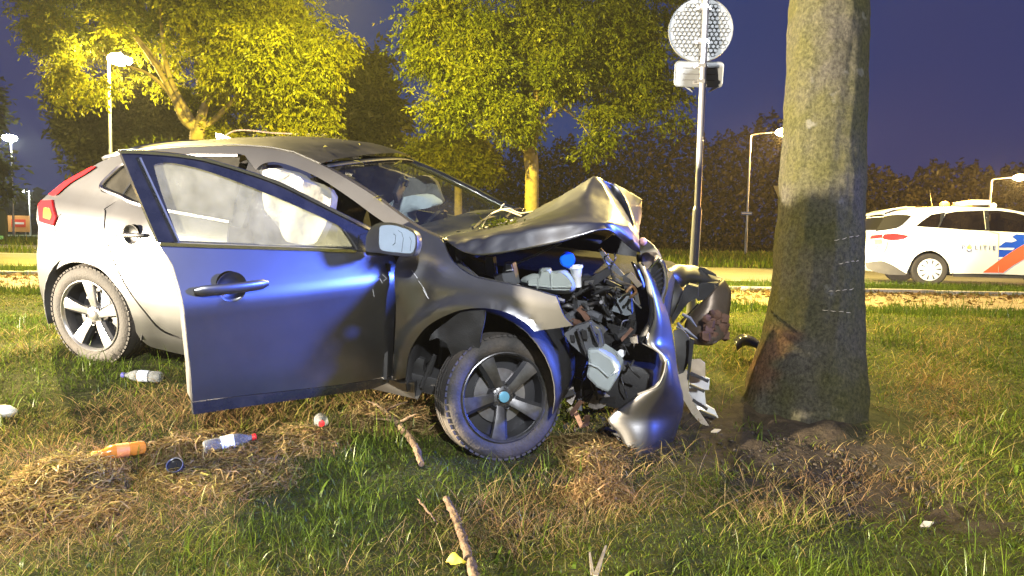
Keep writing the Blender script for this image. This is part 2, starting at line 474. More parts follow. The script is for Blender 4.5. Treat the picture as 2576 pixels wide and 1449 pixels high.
def ground_mat():
    M = bpy.data.materials.new('verge_ground'); M.use_nodes = True; N = M.node_tree.nodes; L = M.node_tree.links
    P = N['Principled BSDF']; P.inputs['Roughness'].default_value = .95; P.inputs['Specular IOR Level'].default_value = .15
    tc = N.new('ShaderNodeTexCoord'); n1 = N.new('ShaderNodeTexNoise'); n1.inputs['Scale'].default_value = 14; n1.inputs['Detail'].default_value = 9; n1.inputs['Roughness'].default_value = .7
    n2 = N.new('ShaderNodeTexNoise'); n2.inputs['Scale'].default_value = 1.1; n2.inputs['Detail'].default_value = 6
    L.new(tc.outputs['Object'], n1.inputs['Vector']); L.new(tc.outputs['Object'], n2.inputs['Vector'])
    r1 = N.new('ShaderNodeValToRGB'); e = r1.color_ramp.elements; e[0].position = .3; e[0].color = (.022, .030, .008, 1); e[1].position = .72; e[1].color = (.085, .085, .025, 1)
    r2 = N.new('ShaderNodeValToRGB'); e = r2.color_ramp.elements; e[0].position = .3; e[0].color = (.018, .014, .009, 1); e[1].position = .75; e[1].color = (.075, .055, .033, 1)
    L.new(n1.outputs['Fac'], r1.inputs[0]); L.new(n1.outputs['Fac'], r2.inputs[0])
    a = N.new('ShaderNodeAttribute'); a.attribute_name = 'soil'  # earth mask, also carries the painted trunk shade
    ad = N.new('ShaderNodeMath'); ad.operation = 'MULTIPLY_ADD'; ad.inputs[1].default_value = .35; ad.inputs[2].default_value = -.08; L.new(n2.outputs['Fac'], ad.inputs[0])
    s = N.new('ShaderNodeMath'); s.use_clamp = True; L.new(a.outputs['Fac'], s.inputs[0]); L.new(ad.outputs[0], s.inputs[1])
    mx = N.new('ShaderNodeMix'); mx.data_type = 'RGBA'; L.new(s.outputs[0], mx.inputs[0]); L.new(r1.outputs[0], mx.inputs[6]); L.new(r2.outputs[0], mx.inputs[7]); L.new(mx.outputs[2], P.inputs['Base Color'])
    b = N.new('ShaderNodeBump'); b.inputs['Strength'].default_value = .8; b.inputs['Distance'].default_value = .05; L.new(n1.outputs['Fac'], b.inputs['Height']); L.new(b.outputs[0], P.inputs['Normal'])
    return M


def span(a, b, n): return list(np.linspace(a, b, n, endpoint=False))
xs = np.array(span(-900, -120, 10) + span(-120, -30, 12) + span(-30, -8, 16) + span(-8, 8, 160) + span(8, 30, 16) + span(30, 120, 12) + span(120, 901, 11))
ys = np.array(span(-60, -2, 8) + span(-2, .8, 6) + span(.8, 8.2, 105) + span(8.2, 14, 16) + span(14, 40, 16) + span(40, 200, 12) + span(200, 1500, 10))
gx, gy = np.meshgrid(xs, ys); gz = G(gx, gy)
rg = np.random.default_rng(3); sm = soil_shade_amount(gx, gy); gz = gz + sm * rg.normal(0, .017, gx.shape) + .07 * np.exp(-((gx - TX) / .5) ** 2 - ((gy - TY) / .5) ** 2)
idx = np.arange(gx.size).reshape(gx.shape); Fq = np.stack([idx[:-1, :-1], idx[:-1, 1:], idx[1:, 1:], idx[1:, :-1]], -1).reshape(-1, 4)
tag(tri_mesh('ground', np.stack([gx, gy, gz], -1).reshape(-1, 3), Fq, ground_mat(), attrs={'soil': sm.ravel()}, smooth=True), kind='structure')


def sheet(name, x0, x1, y0, y1, z, M, nx=40, ny=4, wob=.0):
    X, Y = np.meshgrid(np.linspace(x0, x1, nx), np.linspace(y0, y1, ny)); Y = Y + wob * np.sin(X * 1.7) * np.cos(X * .63)
    Z = np.full_like(X, z); i = np.arange(X.size).reshape(X.shape); F = np.stack([i[:-1, :-1], i[:-1, 1:], i[1:, 1:], i[1:, :-1]], -1).reshape(-1, 4)
    return tag(tri_mesh(name, np.stack([X, Y, Z], -1).reshape(-1, 3), F, M), kind='structure')


RZ = .384
sheet('footpath', -40, 60, 7.9, 10.4, RZ + .004, mat('leafy_path_surface', (.25, .19, .125), .9, 0, .35, 9, bump=.5, bscale=50, dirt=(.09, .07, .04), dscale=7, damt=.85), 200, 6, .12)
sheet('road', -120, 160, 12.9, 20.0, RZ + .006, mat('pale_asphalt', (.20, .18, .16), .8, 0, .2, 30, bump=.25, bscale=120, dirt=(.11, .10, .085), dscale=1.2, damt=.5), 60, 6)
sheet('road_edge_line', -120, 160, 13.15, 13.27, RZ + .010, mat('worn_white_line', (.62, .60, .55), .7, 0, .2, 30), 60, 2)
sheet('road_edge_line', -120, 160, 19.6, 19.72, RZ + .010, bpy.data.materials['worn_white_line'], 60, 2)
sheet('side_road', -140, -17, 24.5, 30, RZ + .006, bpy.data.materials['pale_asphalt'], 30, 4)
# kerb of the path, stone by stone
kerb = bpy.data.objects.new('kerb', None); COL.objects.link(kerb); kerb.location = (0, 10.5, RZ); tag(kerb, kind='structure')
KM = mat('concrete_kerb', (.34, .31, .27), .85, 0, .25, 12, bump=.3, bscale=80, dirt=(.12, .09, .05), damt=.6, dscale=4)
k0 = B().bbox((0, 10.5, RZ + .015), (.493, 0, 0), (0, .05, 0), (0, 0, .055), .2).out('kerb_stone', KM, kerb, smooth=False)
for i in range(-14, 17):
    if i == 0: continue
    k = k0.copy(); COL.objects.link(k); k.parent = kerb; k.location = (i * 1.0, random.uniform(-.008, .008), random.uniform(-.012, .006)); k.rotation_euler = (0, 0, random.uniform(-.01, .01))

# ================================================================ street lamps
GALV = mat('galvanised_post', (.46, .45, .44), .42, .55, .15, 9)
def street_lamp(px, basez, Z, head, H, color, power, label, estr=60, r=.065, lens=.26, emit=None):
    """head = offset of the lantern from the pole top, in metres across and along"""
    b = at(px, 620, Z); b[2] = RZ
    t = thing('street_lamp', b, label, 'street lamp', 'street lamps along the road')
    hx, hy = head; top = b + np.array([0, 0, H - (.35 if hypot(hx, hy) > .6 else .05)]); hd = b + np.array([hx, hy, H])
    B().tube([b - np.array([0, 0, .2]), b + np.array([0, 0, H * .22])], r * 1.35, 10).tube([b + np.array([0, 0, H * .22]), top], [r, r * .75], 10).out('post', GALV, t)
    B().tube(cr_open([top - np.array([0, 0, .02]), top + np.array([hx * .12, hy * .12, .2]) * min(1, hypot(hx, hy)), hd], 5), r * .6, 8).out('arm', GALV, t)
    d = nrm(np.array([hx, hy, 0.001])); s = np.cross(d, [0, 0, 1.0])
    hdw = B().bbox(hd + d * .25 + np.array([0, 0, .06]), d * .38, s * .13, np.array([0, 0, .07]), .6).out('lantern', mat('lantern_shell', (.25, .25, .25), .5), t)
    em = mat('lit_' + ('sodium' if color[2] < .5 else 'white') + '_lens', (1, 1, 1), .4, emit=emit or color, estr=estr)
    B().ball(hd + d * .25 - np.array([0, 0, .03]), lens, 14, 0, (1, 1, .5)).out('lens', em, t)  # ball made oversized so that it imitates glare round the lamp
    p = hd + d * .25 - np.array([0, 0, .25])
    l = lamp('lamp_light', 'POINT', p, power, color, .14); l.location = Vector(p - b); l.parent = t
    return t, b


t1, b1 = street_lamp(283, 0, 24.5, (.32, -.15), 6.70, (1, .74, .24), 9000, 'tall pale street lamp glowing through the leaves of the left tree', estr=120, lens=.40, emit=(1, .86, .55))
street_lamp(36, 0, 56, (.15, -.3), 8.0, (.92, 1.0, .84), 34000, 'white street lamp at the far left edge beyond the wreck', lens=.55, emit=(1, 1, .92))
street_lamp(78, 0, 78, (-.15, -.3), 5.0, (.92, 1.0, .86), 5000, 'small distant white lamp low behind the red tail light', estr=25, lens=.24, r=.09, emit=(1, 1, .92))
t4, b4 = street_lamp(1876, 0, 45, (1.75, -.3), 8.0, (1, .58, .15), 40000, 'sodium street lamp with curved arm left of the big tree trunk', lens=.52, emit=(1, .72, .32))
street_lamp(2482, 0, 50, (1.55, -.3), 5.95, (1, .62, .18), 30000, 'sodium street lamp with curved arm above the police car roof', lens=.46, emit=(1, .74, .36), r=.09)
# street-name plate on the lamp post
c = at(1878, 537, 44.8); np_ = B().bbox(c, (.36, 0, 0), (0, .02, 0), (0, 0, .10), .2).out('street_name_plate', mat('blue_name_plate', (.10, .16, .42), .4), None, base=c)
tag(np_, 'small blue street name plate on the sodium lamp post', 'sign')
B().box(c + np.array([0, -.022, 0]), (.31, 0, 0), (0, .002, 0), (0, 0, .028)).out('white_band', mat('plate_white', (.75, .75, .78), .5), np_)
# give-way sign seen past the trunk
c = at(1969, 492, 30); M = mat('give_way_back', (.62, .46, .14), .5, .1, .1, 3)
sg = thing('triangle_sign', np.array([c[0], c[1], RZ]), 'triangular give way sign half hidden behind the big trunk', 'sign')
B().prism([c + np.array(p) for p in ((-.42, 0, .42), (.42, 0, .42), (.03, 0, -.42), (-.03, 0, -.42))], (0, .03, 0)).out('sign_plate', M, sg, smooth=False)
B().tube([np.array([c[0], c[1] + .06, RZ]), c + np.array([0, .06, .3])], .04, 8).out('post', GALV, sg)

# ================================================================ round sign on a pole, seen from behind
ZS = 6.4
pb = at(1744, 640, ZS); pt = at(1778, -60, ZS); axp = nrm(pt - pb); base = pb - axp * ((pb[2] - float(G(pb[0], pb[1]))) / axp[2])
sign = thing('road_sign', base, 'round road sign and small plate seen from behind on a grey steel pole', 'road sign')
PST = mat('grey_steel_pole', (.50, .50, .52), .30, .75, .08, 8)
j = at(1754, 528, ZS); B().tube([base - axp * .1, j], .042, 18).tube([j, j + axp * .03], [.042, .032], 18).out('pole_sleeve', PST, sign)
B().tube([j, at(1780, -90, ZS)], .030, 18).out('pole', PST, sign)
ALB = mat('bare_aluminium_back', (.17, .18, .19), .5, .4, .08, 6, dirt=(.16, .16, .15), damt=.4)
dn = nrm(np.array([.08, 1.0, .0])); dx = nrm(np.cross(axp, dn)) * -1; dz = np.cross(dx, dn) * 1
if dz[2] < 0: dz = -dz
if dx[0] < 0: dx = -dx
dc = at(1762, 76, ZS + .06)
ds = B().lathe(dc, dn, [(-.006, .296), (-.014, .300), (.012, .300), (.012, .001)], 56, False, True).lathe(dc, -dn, [(.0, .001), (.0, .297)], 56, False, False).out('sign_disc', ALB, sign)
hx = B(); pit = .043
for iy in range(-7, 8):
    for ix in range(-8, 9):
        qx, qz = (ix + .5 * (iy % 2)) * pit, iy * pit * .866
        if hypot(qx, qz) > .262: continue
        cc = dc + dx * qx + dz * qz; V = []; R1, R2, R3 = pit * .57, pit * .49, pit * .40
        ring = []
        for (r, h_) in ((R1, -.001), (R2, -.007), (R3, -.0005)):
            for k in range(6):
                a = pi / 6 + k * pi / 3; V.append(cc + (dx * cos(a) + dz * sin(a)) * r + dn * h_)
        F = [[i * 6 + k, i * 6 + (k + 1) % 6, i * 6 + 6 + (k + 1) % 6, i * 6 + 6 + k] for i in range(2) for k in range(6)]; hx.add(V, F)
hx.out('honeycomb_ribs', ALB, ds, smooth=False)
pc = at(1758, 187, ZS + .06); Wp, Hp, rc = .224, .116, .035
out = []
for (sx, sz, a0) in ((1, 1, 0), (-1, 1, pi / 2), (-1, -1, pi), (1, -1, 1.5 * pi)):
    for k in range(5): a = a0 + k * pi / 8; out.append(pc + dx * (sx * (Wp - rc) + rc * cos(a)) + dz * (sz * (Hp - rc) + rc * sin(a)))
pl_ = B().prism(out, dn * .012).out('sign_plate', ALB, sign, smooth=False)
out2 = [pc + (p - pc) * .93 - dn * .003 for p in out]; lp = B(); lp.tube(out + [out[0]], .005, 5); lp.out('plate_rim', ALB, pl_)
for k, v in enumerate((-.055, .0, .055)):
    B().box(pc + dz * v - dn * .003, dx * .15, dz * .0025, dn * .003).out('stiffening_rib', mat('dark_rib', (.06, .06, .065), .6) if k == 0 else bpy.data.materials['dark_rib'], pl_)
for py in (18, 104, 166, 206):
    c = at(1775 - (py + 60) * .0486, py, ZS)
    cl_ = B().box(c + dn * .028, dx * .066, dz * .016, dn * .006).box(c - dn * .031, dx * .035, dz * .016, dn * .003).out('clamp', PST, sign, smooth=False)
    for s in (-1, 1): B().lathe(c + dx * .053 * s + dn * .02, -dn, [(0, .008), (.010, .008)], 6).out('clamp_bolt', PST, cl_)
for (px, dx_) in ((1742, -.03), (1783, .035)):
    a = at(px, 232, ZS + .05); B().tube([a, a + np.array([dx_, 0, .03]), a + np.array([dx_ * 2.4, 0, .045])], [.004, .012, .003], 5).out('torn_plastic_strip', ALB, sign)

# small far signs and board on the left
c = at(48, 563, 60); s2 = thing('no_entry_sign', np.array([c[0], c[1], RZ]), 'small orange and red sign on the far left verge', 'sign')
B().bbox(c, (.95, 0, 0), (0, .03, 0), (0, 0, .72), .1).out('sign_board', mat('orange_sign_board', (.70, .32, .10), .5), s2)
B().bbox(c + np.array([0, -.05, .05]), (.62, 0, 0), (0, .02, 0), (0, 0, .34), .6).out('red_band', mat('red_sign_band', (.72, .06, .03), .5), s2)
B().bbox(c + np.array([0, -.08, .05]), (.5, 0, 0), (0, .01, 0), (0, 0, .09), .3).out('white_bar', mat('sign_white', (.8, .75, .68), .5), s2)
for dx_ in (-.5, .5): B().tube([np.array([c[0] + dx_, c[1] + .1, RZ]), c + np.array([dx_, .1, -.4])], .05, 6).out('post', GALV, s2)
c = at(-2, 563, 36); s3 = thing('notice_board', np.array([c[0], c[1], RZ]), 'dark board on posts with green foot at left picture edge', 'sign')
B().bbox(c, (.36, 0, 0), (0, .05, 0), (0, 0, .66), .2).out('board', mat('dark_board', (.03, .035, .035), .5), s3)
B().bbox(c + np.array([-.05, -.06, -.72]), (.28, 0, 0), (0, .02, 0), (0, 0, .10), .2).out('green_panel', mat('pale_green_panel', (.20, .50, .30), .5), s3)
for dx_ in (-.28, .32): B().tube([np.array([c[0] + dx_, c[1] + .08, RZ]), c + np.array([dx_, .08, .5])], .045, 6).out('post', mat('dark_post', (.03, .03, .03), .6), s3)

# ================================================================ the struck tree
pass
prof = [(-330, 2004, 2192), (-200, 2000, 2186), (-100, 1997, 2181), (0, 1993, 2178), (100, 1988, 2175), (200, 1984, 2172), (300, 1978, 2170), (400, 1972, 2168), (500, 1966, 2165), (600, 1958, 2164), (700, 1951, 2163), (780, 1940, 2163),
        (850, 1924, 2164), (900, 1908, 2166), (950, 1893, 2168), (1000, 1884, 2168), (1040, 1868, 2164), (1075, 1846, 2164), (1110, 1812, 2180), (1180, 1740, 2215)]
pr_ = [np.array(p) for p in cr_open(prof, 6)]
NA = 120; rows = []
def bark_n(a, z): return .45 * (.006 * sin(a * 9 + z * 3.1 + 1.5 * sin(z * 5)) + .004 * sin(a * 17 - z * 7.3) + .003 * sin(a * 31 + 9 * sin(z * 4.0)) * sin(z * 23) + .006 * sin(z * 14 + 2 * sin(a * 2)) + .004 * sin(z * 41 + 3 * sin(a * 5)))
for (py, l, r) in pr_:
    c = at((l + r) / 2, py, ZT); rad = (r - l) / 2 / FPX * ZT
    row = []
    for k in range(NA):
        a = 2 * pi * k / NA; q = c[2]
        rr = rad * (1 + .03 * sin(2 * a + 1)) + bark_n(a, q) * (1 + (.8 if py > 900 else 0)) + (.010 * max(0, sin(4 * a + .5)) * smoothstep(900, 1080, py))
        row.append(c + np.array([cos(a) * rr, sin(a) * rr, 0]))
    rows.append(row)
def bark_mat():
    M = bpy.data.materials.new('mossy_bark'); M.use_nodes = True; N = M.node_tree.nodes; L = M.node_tree.links; P = N['Principled BSDF']; P.inputs['Roughness'].default_value = .92; P.inputs['Specular IOR Level'].default_value = .2
    tc = N.new('ShaderNodeTexCoord'); mp = N.new('ShaderNodeMapping'); mp.inputs['Scale'].default_value = (1, 1, .8); L.new(tc.outputs['Object'], mp.inputs[0])
    n1 = N.new('ShaderNodeTexNoise'); n1.inputs['Scale'].default_value = 55; n1.inputs['Detail'].default_value = 9; n1.inputs['Roughness'].default_value = .72; L.new(mp.outputs[0], n1.inputs[0])
    vo = N.new('ShaderNodeTexVoronoi'); vo.feature = 'DISTANCE_TO_EDGE'; vo.inputs['Scale'].default_value = 85
    mp2 = N.new('ShaderNodeMapping'); mp2.inputs['Scale'].default_value = (1, 1, .42); wp = N.new('ShaderNodeMix'); wp.data_type = 'VECTOR'; wp.inputs[0].default_value = .06
    L.new(mp.outputs[0], wp.inputs[4]); L.new(n1.outputs['Color'], wp.inputs[5]); L.new(wp.outputs[1], vo.inputs['Vector'])
    n2 = N.new('ShaderNodeTexNoise'); n2.inputs['Scale'].default_value = 3.2; n2.inputs['Detail'].default_value = 7; L.new(tc.outputs['Object'], n2.inputs[0])
    r1 = N.new('ShaderNodeValToRGB'); e = r1.color_ramp.elements; e[0].position = .34; e[0].color = (.026, .024, .018, 1); e[1].position = .66; e[1].color = (.105, .095, .074, 1); L.new(n1.outputs['Fac'], r1.inputs[0])
    r2 = N.new('ShaderNodeValToRGB'); e = r2.color_ramp.elements; e[0].position = .35; e[0].color = (.026, .028, .008, 1); e[1].position = .66; e[1].color = (.098, .090, .032, 1); L.new(n1.outputs['Fac'], r2.inputs[0])
    r3 = N.new('ShaderNodeValToRGB'); e = r3.color_ramp.elements; e[0].position = .34; e[0].color = (0, 0, 0, 1); e[1].position = .60; e[1].color = (.95, .95, .95, 1); L.new(n2.outputs['Fac'], r3.inputs[0])
    mx = N.new('ShaderNodeMix'); mx.data_type = 'RGBA'; L.new(r3.outputs[0], mx.inputs[0]); L.new(r1.outputs[0], mx.inputs[6]); L.new(r2.outputs[0], mx.inputs[7])
    n3 = N.new('ShaderNodeTexNoise'); n3.inputs['Scale'].default_value = 9; n3.inputs['Detail'].default_value = 8; L.new(tc.outputs['Object'], n3.inputs[0])
    r4 = N.new('ShaderNodeValToRGB'); e = r4.color_ramp.elements; e[0].position = .66; e[0].color = (0, 0, 0, 1); e[1].position = .74; e[1].color = (.55, .55, .55, 1); L.new(n3.outputs['Fac'], r4.inputs[0])
    m2 = N.new('ShaderNodeMix'); m2.data_type = 'RGBA'; L.new(r4.outputs[0], m2.inputs[0]); L.new(mx.outputs[2], m2.inputs[6]); m2.inputs[7].default_value = (.18, .175, .155, 1)
    at_ = N.new('ShaderNodeAttribute'); at_.attribute_name = 'scar'
    m3 = N.new('ShaderNodeMix'); m3.data_type = 'RGBA'; L.new(at_.outputs['Fac'], m3.inputs[0]); L.new(m2.outputs[2], m3.inputs[6])
    r5 = N.new('ShaderNodeValToRGB'); e = r5.color_ramp.elements; e[0].position = .35; e[0].color = (.045, .025, .014, 1); e[1].position = .65; e[1].color = (.19, .10, .055, 1); L.new(n1.outputs['Fac'], r5.inputs[0]); L.new(r5.outputs[0], m3.inputs[7])
    L.new(m3.outputs[2], P.inputs['Base Color'])
    cl = N.new('ShaderNodeMapRange'); cl.inputs[1].default_value = 0; cl.inputs[2].default_value = .14; L.new(vo.outputs['Distance'], cl.inputs[0])
    ad = N.new('ShaderNodeMath'); ad.operation = 'MULTIPLY_ADD'; ad.inputs[1].default_value = .22; L.new(cl.outputs[0], ad.inputs[0]); L.new(n1.outputs['Fac'], ad.inputs[2])
    b = N.new('ShaderNodeBump'); b.inputs['Strength'].default_value = .9; b.inputs['Distance'].default_value = .012; L.new(ad.outputs[0], b.inputs['Height']); L.new(b.outputs[0], P.inputs['Normal'])
    return M
BARK = bark_mat()
tb = at(2010, 1062, ZT); tree = thing('roadside_tree', np.array([tb[0], tb[1], float(G(tb[0], tb[1]))]), 'thick mossy tree trunk in front of the wreck with torn bark at its foot', 'tree')
trunk = loft('trunk', rows, BARK, tree, closed=True, angle=None)
def px_of(P):
    d = P - CAM; z = d @ FW; return CX + FPX * (d @ RT) / z, CY - FPX * (d @ UPV) / z
sc_ = []
for row in rows:
    for p in row:
        x_, y_ = px_of(np.array(p)); n_ = 18 * sin(y_ * .05) + 10 * sin(y_ * .13 + 2)
        sc_.append(float(smoothstep(60, 10, abs(x_ - (1955 - max(0, y_ - 860) * .5) + n_)) * smoothstep(800, 850, y_) * smoothstep(1010, 930, y_)) * .9)
a_ = trunk.data.attributes.new('scar', 'FLOAT', 'POINT'); a_.data.foreach_set('value', np.array(sc_, np.float32))
rr_ = random.Random(9)
FLAP = mat('torn_bark', (.12, .065, .035), .9, 0, .4, 30, bump=.4)
for (px, py, l, w) in ((1942, 835, .07, .02), (1938, 860, .08, .025), (1932, 880, .06, .02), (1912, 915, .09, .025), (1905, 930, .05, .02), (1922, 905, .05, .02), (1948, 822, .04, .018), (1900, 955, .05, .02)):
    c = at(px, py, ZT - .02 + rr_.uniform(-.03, .05)); u = nrm(np.array([rr_.uniform(-.5, -.1), rr_.uniform(-.3, .1), 1])); v = nrm(np.array([-.8, -.5, rr_.uniform(-.4, .1)]))
    B().prism([c - u * l * .5 - v * w * .3, c - u * l * .1 + v * w, c + u * l * .5 + v * w * .3, c + u * l * .3 - v * w * .6], np.array([.01, .012, 0])).out('bark_flap', FLAP, tree, smooth=False)
WPALE = mat('bare_wood_scratch', (.42, .36, .25), .8)
for P in ([(2050, 605), (2090, 596), (2130, 590)], [(2060, 660), (2095, 654), (2125, 651)], [(2035, 725), (2070, 722), (2110, 717)], [(2020, 770), (2060, 772), (2100, 776)]):
    pts = []
    for i in range(14):
        t = i / 13 * (len(P) - 1); k = min(int(t), len(P) - 2); px = P[k][0] + (P[k + 1][0] - P[k][0]) * (t - k); py = P[k][1] + (P[k + 1][1] - P[k][1]) * (t - k) + rr_.uniform(-1, 1)
        row = min(pr_, key=lambda q: abs(q[0] - py)); c = at((row[1] + row[2]) / 2, py, ZT); rad = (row[2] - row[1]) / 2 / FPX * ZT; xx = at(px, py, ZT)[0] - c[0]
        pts.append(np.array([c[0] + xx, c[1] - sqrt(max(0, rad * rad - xx * xx)) - .001, c[2]]))
    for s in range(0, 12, 3): B().tube(pts[s:s + 3], [.0010, .0022, .0008], 4).out('bark_scratch', WPALE, tree)
# ================================================================ the wrecked car
_pr = at(228, 795, 4.15); _pf = at(1275, 1000, 3.4)
CF = nrm(_pf - _pr); CL = nrm(np.cross(CF, [0, 0, 1.0])); CU = np.cross(CL, CF)
_a = radians(8.0); CL, CU = CL * cos(_a) - CU * sin(_a), CU * cos(_a) + CL * sin(_a)
CO = _pr - CL * .86 - CU * .315 + CF * 2.647

_zt = np.array([.0, .15, .22, .36, .50, .62, .74, .84, .90, .96, 1.02, 1.15, 1.30, 1.40, 1.46, 1.6])
_wt = np.array([.70, .77, .82, .865, .885, .89, .895, .895, .872, .835, .79, .715, .625, .555, .50, .30])
_zz = np.linspace(0, 1.6, 321); _ww = np.interp(_zz, _zt, _wt)
_k = np.exp(-np.linspace(-2, 2, 13) ** 2); _k /= _k.sum(); _ww = np.convolve(np.pad(_ww, 6, mode='edge'), _k, 'valid')
ARCH = (.13, .34)


def WC(x, z):
    w = float(np.interp(z, _zz, _ww))
    if x > 2.3: w -= .15 * ((x - 2.3) / .9) ** 2
    if x < -.1: w -= .10 * ((x + .1) / .75) ** 2
    d = hypot(x - 2.647, z - .31); w += .018 * float(smoothstep(.52, .40, d))
    d = hypot(x - ARCH[0], z - ARCH[1]); w += .020 * float(smoothstep(.475, .45, d)) if x < .7 else 0
    if .25 < x < .75: w -= .022 * math.exp(-((x - .45) / .05) ** 2 - ((z - .80) / .12) ** 2)   # crease knocked into the wing
    return w


CAR = Surf(CO, -CF, CU, CL, WC)


def cw(px, py, w):
    """point on the plane at lateral offset w of the car"""
    d = ray(px, py); q = CO + CL * w; return CAM + d * (((q - CAM) @ CL) / (d @ CL))


def cxyz(x, w, z): return CO - CF * x + CL * w + CU * z


def cuv(px, py, w):
    p = cw(px, py, w) - CO; return float(-(p @ CF)), float(p @ CU)


def plane(w, tx=0.0, tz=0.0, crump=0.0, x0=0.0, z0=.6, bow=0.0):
    def b(u, v):
        r = w + tx * (u - x0) + tz * (v - z0) - bow * ((u - x0) ** 2 + (v - z0) ** 2)
        if crump: r += crump * (sin(u * 23 + v * 11) * sin(v * 19 - u * 7 + 1.3) + .6 * sin(u * 41 - v * 33))
        return r
    return Surf(CO, -CF, CU, CL, b)


PAINT = mat('silver_metallic_paint', (.25, .25, .256), .38, 1.0, .05, 3, coat=.2, dirt=(.15, .13, .10), dscale=3.5, damt=.22)
PAINT_IN = mat('inner_primer_paint', (.09, .088, .085), .6, .3, .2, 9)
BLACKP = mat('black_gloss_trim', (.018, .019, .022), .22, 0, coat=.4, dirt=(.1, .09, .075), damt=.25, dscale=8)
BLACK = mat('black_plastic', (.022, .022, .023), .55, 0, .25, 14, bump=.15, bscale=150)
GREYP = mat('grey_plastic', (.10, .105, .115), .5, 0, .2, 10)
CHROME = mat('chrome_trim', (.78, .76, .78), .16, 1.0, .05, 12)
ALLOY = mat('machined_alloy', (.62, .60, .58), .28, .9, .12, 14, dirt=(.12, .10, .08), damt=.5, dscale=14)
ALLOYD = mat('dark_alloy', (.035, .036, .04), .4, .4, .2, 12)
RUBBER = mat('tyre_rubber', (.028, .026, .024), .72, 0, .25, 12, bump=.25, bscale=90, dirt=(.15, .115, .08), dscale=6, damt=.45)
RUBBERM = mat('muddy_tyre_rubber', (.022, .019, .016), .8, 0, .25, 12, bump=.25, bscale=90, dirt=(.05, .036, .024), dscale=5, damt=.55)
STEEL = mat('dull_steel', (.32, .32, .33), .38, .9, .25, 12, dirt=(.14, .07, .035), damt=.4, dscale=10)
RUST = mat('rusty_metal', (.10, .05, .03), .8, .1, .4, 18, bump=.3)
REDL = mat('red_lamp_plastic', (.62, .018, .02), .18, 0, coat=.7)
BAG = mat('airbag_cloth', (.22, .215, .195), .85, 0, .10, 7, bump=.3, bscale=25)
BAGB = mat('pale_airbag_cloth', (.50, .58, .64), .85, 0, .10, 7, bump=.3, bscale=25)
CLOTH = mat('dark_seat_cloth', (.045, .042, .04), .9, 0, .25, 30, bump=.2)
HEADL = mat('beige_headlining', (.40, .36, .31), .9, 0, .1, 12)
TANK = mat('milky_tank_plastic', (.36, .40, .37), .45, 0, .12, 9, spec=.4)
BLUECAP = mat('bright_blue_cap', (.0, .13, .80), .35)
WHITEP = mat('white_plastic', (.75, .76, .78), .4)
GLASS = glass_mat('car_window_glass', (.55, .57, .53), dust=.10, dcol=(.5, .46, .38))
GLASSD = glass_mat('dusty_door_glass', (.82, .85, .78), dust=.34, dcol=(.62, .62, .52), dscale=9)
GLASSW = glass_mat('windscreen_glass', (.80, .83, .80), dust=.05, dcol=(.5, .5, .46), refl=.14)
LENS = mat('clouded_headlamp_lens', (.42, .33, .24), .22, .35, .35, 25, coat=.6)
WOOD = mat('twig_bark', (.16, .11, .065), .85, 0, .3, 18, bump=.4)

car = thing('crashed_car', CO + CF * -1.2, 'silver five-door hatchback with crushed front and passenger door hanging open beside tree', 'car')

# ---- body side: quarter panel, roof rail and windscreen pillar in one pressing
side = [(231, 420), (250, 409), (275, 399), (310, 387), (360, 379), (430, 372), (500, 369), (600, 367), (680, 373), (740, 385), (805, 413),
        (872, 450), (939, 492), (982, 523), (1047, 570), (1108, 600), (1098, 622), (1040, 612), (985, 572), (939, 541), (900, 512), (841, 471), (790, 441),
        (731, 417), (700, 409), (676, 408), (655, 416), (644, 428), (622, 400), (600, 388), (468, 388), (400, 392), (318, 407), (278, 436), (251, 466), (254, 481),
        (280, 490), (305, 499), (286, 510), (261, 526), (263, 542), (278, 639), (311, 712), (366, 789), (402, 830), (440, 848), (476, 858),
        (478, 896), (425, 884), (379, 872), (359, 858), (347, 843), (342, 833), (338, 812), (329, 784), (312, 747), (289, 715), (259, 682), (229, 666), (192, 659), (160, 666),
        (136, 685), (122, 715), (119, 740), (119, 763), (124, 778), (140, 800), (126, 787), (110, 767), (99, 719), (93, 664), (92, 640), (95, 613), (97, 571), (96, 514), (121, 489), (160, 458)]
panel('body_side', CAR, side, PAINT, car, sub=3, thick=.03, res=.045)
q = [CAR.uv(*p) for p in [(305, 497), (289, 509), (265, 526), (267, 542), (282, 639), (315, 712), (370, 788), (405, 826), (440, 843), (476, 852)]]
q += [(1.66, .31), (1.60, .60), (1.60, .80), (1.66, .985)] + [CAR.uv(358, 519)]
_h = CAR.uv(331, 590); rhole = [(_h[0] + .056 * cos(a), _h[1] + .056 * sin(a)) for a in np.linspace(0, 2 * pi, 20)[:-1]]
rdoor = panel('rear_door', CAR, q, PAINT, car, uvs=True, thick=.012, res=.05, holes=(rhole,))
# rear window glass with bright surround and the divider bar
gw = [CAR.uv(*p) for p in [(254, 469), (279, 441), (318, 412), (400, 397), (468, 393), (600, 393)]] + [(1.66, 1.01)] + [CAR.uv(*p) for p in [(358, 514), (304, 491), (257, 476)]]
panel('rear_side_window', CAR, gw, GLASS, car, uvs=True, off=-.012, thick=.004)
fr = cr_open([CAR.px(*p) for p in [(600, 391), (468, 391), (400, 395), (318, 410), (278, 440), (258, 461), (254, 472)]], 5)
fr += cr_open([CAR.px(*p) for p in [(254, 472), (270, 481), (304, 494), (358, 516)]] + [CAR.xyz(1.66, 1.0)], 4)
strip(fr, .020, CL, 'window_chrome', CHROME, car, h=.010)
strip([CAR.px(336, 452, -.006), CAR.px(311, 489, -.006)], .012, CL, 'window_divider', BLACKP, car)
B().box(CAR.xyz(1.64, 1.16, -.04), CF * .05, CU * .19 + CL * -.105, CL * .02).out('centre_pillar', BLACKP, car)


